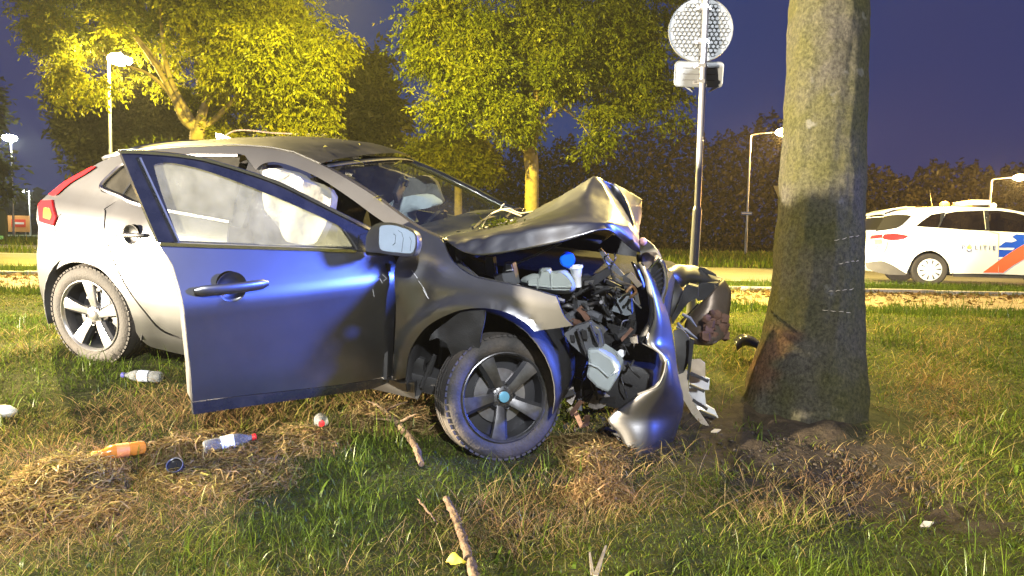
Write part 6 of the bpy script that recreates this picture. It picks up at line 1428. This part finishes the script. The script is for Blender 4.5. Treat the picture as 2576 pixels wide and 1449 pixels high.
# verge beyond, up to the road and past it
pathmask = lambda x, y, r: inframe(x, y) & ~((y > 8.0) & (y < 10.35) & (r.random(len(x)) > .05)) & ~((y > 12.95) & (y < 19.9))
V, F, D = blades(260000, lambda x, y: np.clip((7.5 / np.maximum(y, 6)) ** 1.2, 0, 1), -11.5, 11.5, 7.3, 12.95, 34, .06, .17, lambda y: .0085 + 0 * y, .45, pathmask, -.42, 2)
tag(tri_mesh('verge_grass_strip', V, F, GRM, attrs={'dry': D}), kind='stuff')
V, F, D = blades(150000, lambda x, y: np.clip((21 / np.maximum(y, 20)) ** 1.3, 0, 1), -60, 60, 19.9, 56, 35, .15, .45, lambda y: .03 + .0012 * (y - 20), .4, lambda x, y, r: inframe(x, y) & ~((x < -17) & (y > 24.5) & (y < 30)), -.10, 2)
tag(tri_mesh('far_grass', V, F, GRM, attrs={'dry': D}), kind='stuff')
# fallen leaves scattered on the path and verge
r = np.random.default_rng(36); n = 3600; x = r.uniform(-9, 10, n); y = np.where(r.random(n) < .65, r.normal(10.0, .35, n), r.uniform(7.9, 10.4, n)); c = np.stack([x, y, np.maximum(G(x, y), RZ) + .02 + .02 * r.random(n)], 1)
a = r.normal(size=(n, 3)) * np.array([1, 1, .35]); a /= np.linalg.norm(a, axis=1)[:, None]; b = np.cross(a, r.normal(size=(n, 3)) * .3 + np.array([0, 0, 1])); b /= np.linalg.norm(b, axis=1)[:, None]; s = r.uniform(.02, .055, (n, 1))
i = np.arange(n) * 4; tag(tri_mesh('fallen_leaves', np.stack([c - a * s, c + b * s * .6, c + a * s, c - b * s * .6], 1).reshape(-1, 3), np.stack([i, i + 1, i + 2, i + 3], 1), leaf_mat('fallen_leaf', ((.05, .032, .016), (.10, .065, .03), (.17, .11, .05)), .2, 2)), kind='stuff')
# heaps of raked-up hay
def hay(px, py, rad, hgt, n, seed, drym):
    c = gpt(px, py); r = np.random.default_rng(seed); th = r.uniform(0, 2 * pi, n); rr = rad * np.sqrt(r.random(n)); x = c[0] + rr * np.cos(th) * 1.2; y = c[1] + rr * np.sin(th) * .8
    z = G(x, y) + hgt * np.clip(1 - (rr / rad) ** 2, 0, 1) * r.uniform(.5, 1.0, n); a = r.uniform(0, 2 * pi, n); L_ = r.uniform(.04, .13, n); P = np.stack([x, y, z], 1); d = np.stack([np.cos(a), np.sin(a), r.normal(size=n) * .3], 1); s = np.stack([-np.sin(a), np.cos(a), r.normal(size=n) * .4], 1)
    bend = np.stack([r.normal(size=n), r.normal(size=n), .6 + r.normal(size=n) * .5], 1) * (L_ * .22)[:, None]; w = .0013 + .0012 * r.random((n, 1))
    V = []
    for j, t in enumerate((-.5, -.17, .17, .5)):
        p = P + d * (L_ * t)[:, None] + bend * (1 - 4 * t * t); V += [p - s * w, p + s * w]
    V = np.stack(V, 1).reshape(-1, 3); V[:, 2] = np.maximum(V[:, 2], G(V[:, 0], V[:, 1]) + .004); i = np.arange(n) * 8; F = np.vstack([np.stack([i + 2 * j, i + 2 * j + 1, i + 2 * j + 3, i + 2 * j + 2], 1) for j in range(3)])
    return V, F, np.repeat(np.clip(drym + r.normal(size=n) * .13, 0, 1), 8)
for (px, py, rad, h_, n, sd, dm) in ((180, 1215, .17, .09, 4200, 41, .82), (110, 1290, .26, .03, 2200, 42, .86), (520, 1140, .22, .05, 2600, 43, .84), (560, 1200, .26, .03, 2000, 44, .8), (1505, 1250, .10, .07, 1500, 45, .95), (1480, 1130, .18, .04, 1500, 46, .85), (770, 1110, .18, .03, 1400, 47, .82), (1000, 1060, .22, .04, 1800, 48, .85), (1500, 1170, .12, .05, 900, 49, .9)):
    V, F, D = hay(px, py, rad, h_, n, sd, dm); o = tri_mesh('hay', V, F, GRM, attrs={'dry': D}); tag(o, kind='stuff')
# clods and chips round the foot of the tree
cl_ = B(); rc = random.Random(4)
for k in range(600):
    x, y = rc.gauss(TX - .15, .34), rc.gauss(TY - .55, .36)
    if hypot(x - TX, y - TY) < .30 or soil_shade_amount(x, y) < .25: continue
    cl_.ball((x, y, float(G(x, y)) + .008), rc.uniform(.003, .012), 6, .5, (1, 1, .7))
tag(cl_.out('soil_clods', mat('dark_soil', (.035, .027, .018), .95, 0, .5, 30, bump=.5), None), kind='stuff')
# ================================================================ litter and branches on the grass
PET = glass_mat('clear_bottle_plastic', (.80, .84, .86), dust=.42, dcol=(.55, .58, .60), dscale=30)
PETO = mat('orange_drink_plastic', (.80, .28, .03), .15, 0, trans=.35, coat=.4)
CAPR = mat('red_bottle_cap', (.75, .02, .02), .35); CAPB = mat('navy_bottle_cap', (.05, .05, .22), .4)
BPROF = [(0, .001), (0, .024), (.006, .031), (.02, .033), (.06, .032), (.065, .0305), (.07, .032), (.13, .033), (.15, .030), (.175, .020), (.19, .0135), (.205, .0125), (.206, .001)]
def bottle(px0, py0, px1, py1, label, M, capm, labm, name='plastic_bottle', sc=1.0, lift=.02, ex=None):
    """lying from its foot to its neck"""
    a, b = gpt(px0, py0), gpt(px1, py1); d = nrm(b - a); c = a + np.array([0, 0, .03 * sc + lift]); L_ = .206 * sc
    t = thing(name, a, label, 'bottle', 'plastic bottles lying in the grass')
    B().lathe(c, d, [(q * sc, r_ * sc) for q, r_ in BPROF], 20, False, False).out('bottle_body', M, t)
    if capm: B().lathe(c + d * L_ * .985, d, [(0, .0145 * sc), (.012 * sc, .015 * sc), (.018 * sc, .014 * sc), (.019 * sc, .001)], 16, True, False).out('cap', capm, t)
    if labm: B().lathe(c, d, [(.072 * sc, .0332 * sc), (.126 * sc, .0337 * sc)], 20, False, False).out('label', labm, t)
    return t
WL = mat('white_paper_label', (.74, .76, .82), .5, 0, .25, 60); DL = mat('pale_blue_label', (.45, .50, .62), .5, 0, .2, 40); OL = mat('orange_label', (.72, .22, .04), .5, 0, .3, 40)
bottle(408, 970, 336, 966, 'small clear bottle with dark blue cap near the open door', PET, CAPB, DL, lift=.02)
bottle(512, 1158, 606, 1136, 'clear bottle with red cap and white label lying in straw', PET, CAPR, WL, sc=1.05, lift=.025)
t = bottle(365, 1156, 290, 1168, 'orange drink bottle lying beside the hay heap', PETO, mat('yellow_cap', (.78, .40, .03), .4), OL, sc=.95, lift=.03)
# a bottle pointing straight at the viewer
a = gpt(782, 1095); t = thing('plastic_bottle', a, 'clear bottle seen end-on with red cap facing the viewer', 'bottle', 'plastic bottles lying in the grass'); c = a + np.array([.0, .17, .035]); d = nrm(CAM - c + np.array([.1, 0, -.35]))
B().lathe(c, d, [(q, r_ * 1.05) for q, r_ in BPROF], 22, False, False).out('bottle_body', PET, t); B().lathe(c + d * .203, d, [(0, .0155), (.012, .016), (.018, .015), (.019, .001)], 16, True, False).out('cap', CAPR, t)
# black lid with a dark ring
a = gpt(440, 1205); d = nrm(np.array([.15, -.72, .68])); c = a + np.array([0, 0, .06]); t = B().lathe(c, d, [(-.05, .030), (-.045, .034), (.0, .036), (.004, .034), (.002, .029), (-.010, .028), (-.010, .001)], 26).out('black_cup', BLACKP, None, base=a)
tag(t, 'black round cup or lid lying between the bottles', 'cup'); B().tube([c + d * .004 + (np.cross(d, [1, 0, 0]) * cos(q) + np.cross(d, np.cross(d, [1, 0, 0])) * sin(q)) * .033 for q in np.linspace(0, 2 * pi, 22)], .0022, 5).out('rim_ring', GREYP, t)
# white plastic scrap at the left edge
a = gpt(4, 1046); t = B().ball(a + np.array([0, 0, .02]), .075, 12, .10, (1.0, .7, .45)).out('white_scrap', mat('white_scrap_plastic', (.72, .72, .70), .5, 0, .15, 12), None, base=a); tag(t, 'crumpled white plastic scrap at the left picture edge', 'scrap')
# branches
BR = mat('broken_branch_bark', (.11, .07, .038), .88, 0, .35, 30, bump=.6, bscale=60)
def branch(P, R, label, dz=.02, twigs=(), cat='branch'):
    Q = [gpt(px, py) + np.array([0, 0, dz + (r_ if i else r_)]) for i, ((px, py), r_) in enumerate(zip(P, R))]; base = Q[0]; n = 6 * (len(P) - 1) + 1
    b = B().tube([q + np.array([random.uniform(-.003, .003), 0, random.uniform(-.002, .002)]) for q in cr_open(Q, 6)], [v * random.uniform(.9, 1.1) for v in np.interp(np.linspace(0, 1, n), np.linspace(0, 1, len(R)), R)], 9)
    o = b.out('branch', BR, None, base=base); tag(o, label, cat)
    for (i, dx, dy, dzz) in twigs:
        q = Q[i]; B().tube([q, q + np.array([dx, dy, dzz]) * .5 + np.array([.01, 0, .01]), q + np.array([dx, dy, dzz])], [R[i] * .5, R[i] * .35, .002], 6).out('twig', BR, o)
    return o
branch([(938, 1028), (965, 1050), (1000, 1085), (1030, 1120), (1048, 1150), (1060, 1185)], [.010, .014, .019, .017, .016, .013], 'forked rough branch lying left of the front wheel', .02, ((1, -.10, .02, .05), (1, .12, .06, .04), (2, .10, -.02, .06), (2, -.12, -.02, .03)))
branch([(1122, 1272), (1140, 1310), (1158, 1355), (1172, 1405), (1188, 1455), (1200, 1500)], [.014, .015, .016, .0165, .017, .018], 'long straight stick running out of the bottom edge', .015)
branch([(1050, 1270), (1075, 1300), (1095, 1325)], [.004, .005, .003], 'thin short twig left of the long stick', .02, cat='twig')
for (P, w, lab) in (([(1490, 1455), (1482, 1415)], .006, 'pale split wood splinter, left of the two at the bottom edge'), ([(1498, 1460), (1522, 1398)], .008, 'pale split wood splinter, right of the two at the bottom edge')):
    a, b = gpt(*P[0]), gpt(*P[1]); a[2] += .01; b[2] += .03; d = nrm(b - a); s = np.cross(d, [0, 0, 1.0]); o = B().prism([a - s * w, a + s * w, b + s * w * .6, b - s * w * .2], np.array([0, 0, .008])).out('wood_splinter', mat('split_wood', (.20, .17, .13), .8, 0, .2, 30), None, base=a, smooth=False); tag(o, lab, 'splinter')
# yellow leaf at the bottom, red-brown dock stalks, curled strip by the tree
a = gpt(1150, 1440); a[2] += .03; V = []; F = []; nn = 9
for i in range(nn):
    t = i / (nn - 1); w = .026 * sin(pi * min(1, t * 1.1 + .05)) ** .8; p = a + np.array([(t - .5) * .06, .0, .02 * sin(pi * t)]); V += [p + np.array([.01, -w * .4, -w * .5]), p + np.array([0, 0, .006]), p + np.array([-.01, w * .4, w * .6])]
for i in range(nn - 1): F += [[3 * i, 3 * i + 1, 3 * i + 4, 3 * i + 3], [3 * i + 1, 3 * i + 2, 3 * i + 5, 3 * i + 4]]
o = mk('fallen_leaf', V, F, mat('bright_yellow_leaf', (.50, .42, .02), .5, 0, .15, 30), None, base=a); tag(o, 'bright yellow fallen leaf at the bottom edge beside the stick', 'leaf')
c = [at(px, py, 5.2) for px, py in ((1845, 862), (1858, 850), (1875, 848), (1895, 856), (1908, 864))]; rows = [[p + np.array([0, 0, .02]), p + np.array([0, -.05, .0]), p + np.array([0, -.09, -.05])] for p in cr_open(c, 4)]
o = loft('bumper_shard', rows, BLACKP, None, thick=.008, base=c[0]); tag(o, 'curved dark plastic shard lying left of the tree foot', 'debris')
rs = random.Random(12)
for (px, py, lab) in ((1955, 1022, 'pale flat chip on the dark soil in front of the trunk'), (1800, 1092, 'pale chip beside the white tray'), (2330, 1330, 'pale brown leaf in the grass at right')):
    a = gpt(px, py); a[2] += .015; d = nrm(np.array([1, rs.uniform(-.5, .5), .2])); s = nrm(np.cross(d, [0, -.5, 1])); o = B().prism([a - d * .03, a + s * .012, a + d * .032, a - s * .014], np.array([0, 0, .006])).out('bark_chip', mat('pale_chip', (.45, .38, .28), .8), None, base=a, smooth=False); tag(o, lab, 'chip')
# leaves and twigs on the car
LF = leaf_mat('leaf_on_car', ((.10, .11, .03), (.22, .20, .05), (.40, .34, .10)), .4, 4)
def roof_pt(x, s): 
    i = min(range(len(rail)), key=lambda k: abs(rail[k][0] - x)); z = rail[i][1]; w = WC(x, z); return cxyz(x - (.10 * (1 - s * s) if x < 1.5 else 0), w * s, z + .055 * (1 - s * s) ** .8 + .014)
spots = [roof_pt(rs.uniform(1.3, 2.2), rs.uniform(-.85, .7)) for _ in range(34)] + [CAR.px(*p, .012) for p in ((952, 498), (955, 507), (903, 410))] + [cw(*p) for p in ((905, 402, .3), (1075, 590, .60), (1095, 588, .5), (1150, 586, .4), (1430, 500, -.05), (1400, 512, -.1), (1412, 508, -.08), (1330, 556, .2), (1230, 570, .3), (1250, 566, .25), (1345, 547, .1))]
for c in spots:
    a = rs.uniform(0, 2 * pi); d = CF * cos(a) + CL * sin(a) + CU * .25; s = nrm(np.cross(d, CU)); l = rs.uniform(.014, .034); p = np.asarray(c) + CU * .006
    o = mk('fallen_leaf', [p - d * l, p + s * l * .45 + CU * .008, p + d * l, p - s * l * .45 + CU * .004], [[0, 1, 2, 3]], LF, None, base=p, smooth=False); md = o.modifiers.new('t', 'SOLIDIFY'); md.thickness = .0012
    k_ = [i for i, q_ in enumerate(spots) if q_ is c][0]
    tag(o, 'small pale leaf lying on the dark roof of the wrecked car' if k_ < 34 else ('upper of two pale leaves stuck on the near windscreen pillar', 'lower of two pale leaves stuck on the near windscreen pillar', 'single pale leaf at the top edge of the windscreen')[k_ - 34] if k_ < 37 else 'small pale leaf lying on the bonnet or scuttle of the wrecked car', 'leaf', 'leaves scattered on the wrecked car')
tw = thing('twig_bundle', cw(1240, 575, .38), 'curved leafy twig caught between bonnet and windscreen', 'twig')
for P, R in (([(1214, 580), (1222, 560), (1238, 546), (1262, 536), (1284, 534)], [.004, .005, .005, .004]), ([(1262, 536), (1280, 540), (1300, 548), (1312, 552)], [.004, .005, .004]), ([(1258, 536), (1262, 527), (1268, 522)], [.004, .003]), ([(1285, 536), (1310, 545), (1340, 540)], [.004, .002]), ([(1205, 583), (1225, 590), (1240, 578)], [.004, .003]), ([(1220, 582), (1250, 574), (1290, 562)], [.005, .003])):
    n = 4 * (len(P) - 1) + 1; B().tube(cr_open([cw(px, py, .36) + CU * .02 for px, py in P], 4), list(np.interp(np.linspace(0, 1, n), np.linspace(0, 1, len(R)), R)), 6).out('stem', mat('pale_twig', (.42, .34, .18), .8), tw)
V = []; F = []
for k in range(150):
    p = cw(rs.gauss(1252, 26), rs.gauss(574, 8), rs.uniform(.25, .45)) + CU * .02; d = nrm(np.array([rs.gauss(0, 1), rs.gauss(0, 1), rs.gauss(.4, .5)])); s = nrm(np.cross(d, [rs.random(), .3, 1])); l = rs.uniform(.02, .045); n = len(V); V += [p, p + d * l * .5 + s * l * .2, p + d * l, p + d * l * .5 - s * l * .2]; F.append([n, n + 1, n + 2, n + 3])
mk('foliage', V, F, LEAF2, tw, smooth=False)
for (px, py, Z, lab) in ((510, 352, 4.0, 'thin bent twig lying along the car roof above the door'),):
    c = [roof_pt(2.05 + q, .25 + .2 * q) + CU * h for q, h in ((.18, .0), (.1, .03), (0, .035), (-.15, .012), (-.3, .006))]; o = B().tube(cr_open(c, 4), .005, 6).out('roof_twig', WOOD, None, base=c[0]); tag(o, lab, 'twig')

# ================================================================ night mist held in one box of air
HAZE = 0.00045
if HAZE:
    hm = bpy.data.materials.new('night_mist'); hm.use_nodes = True; N = hm.node_tree.nodes; N.clear(); o_ = N.new('ShaderNodeOutputMaterial'); pv = N.new('ShaderNodeVolumePrincipled'); pv.inputs['Density'].default_value = HAZE; pv.inputs['Color'].default_value = (.85, .85, .85, 1); pv.inputs['Anisotropy'].default_value = .3
    hm.node_tree.links.new(pv.outputs[0], o_.inputs['Volume'])
    tag(B().box((20, 80, 9), (120, 0, 0), (0, 100, 0), (0, 0, 10.5)).out('haze', hm, None, smooth=False), kind='stuff')
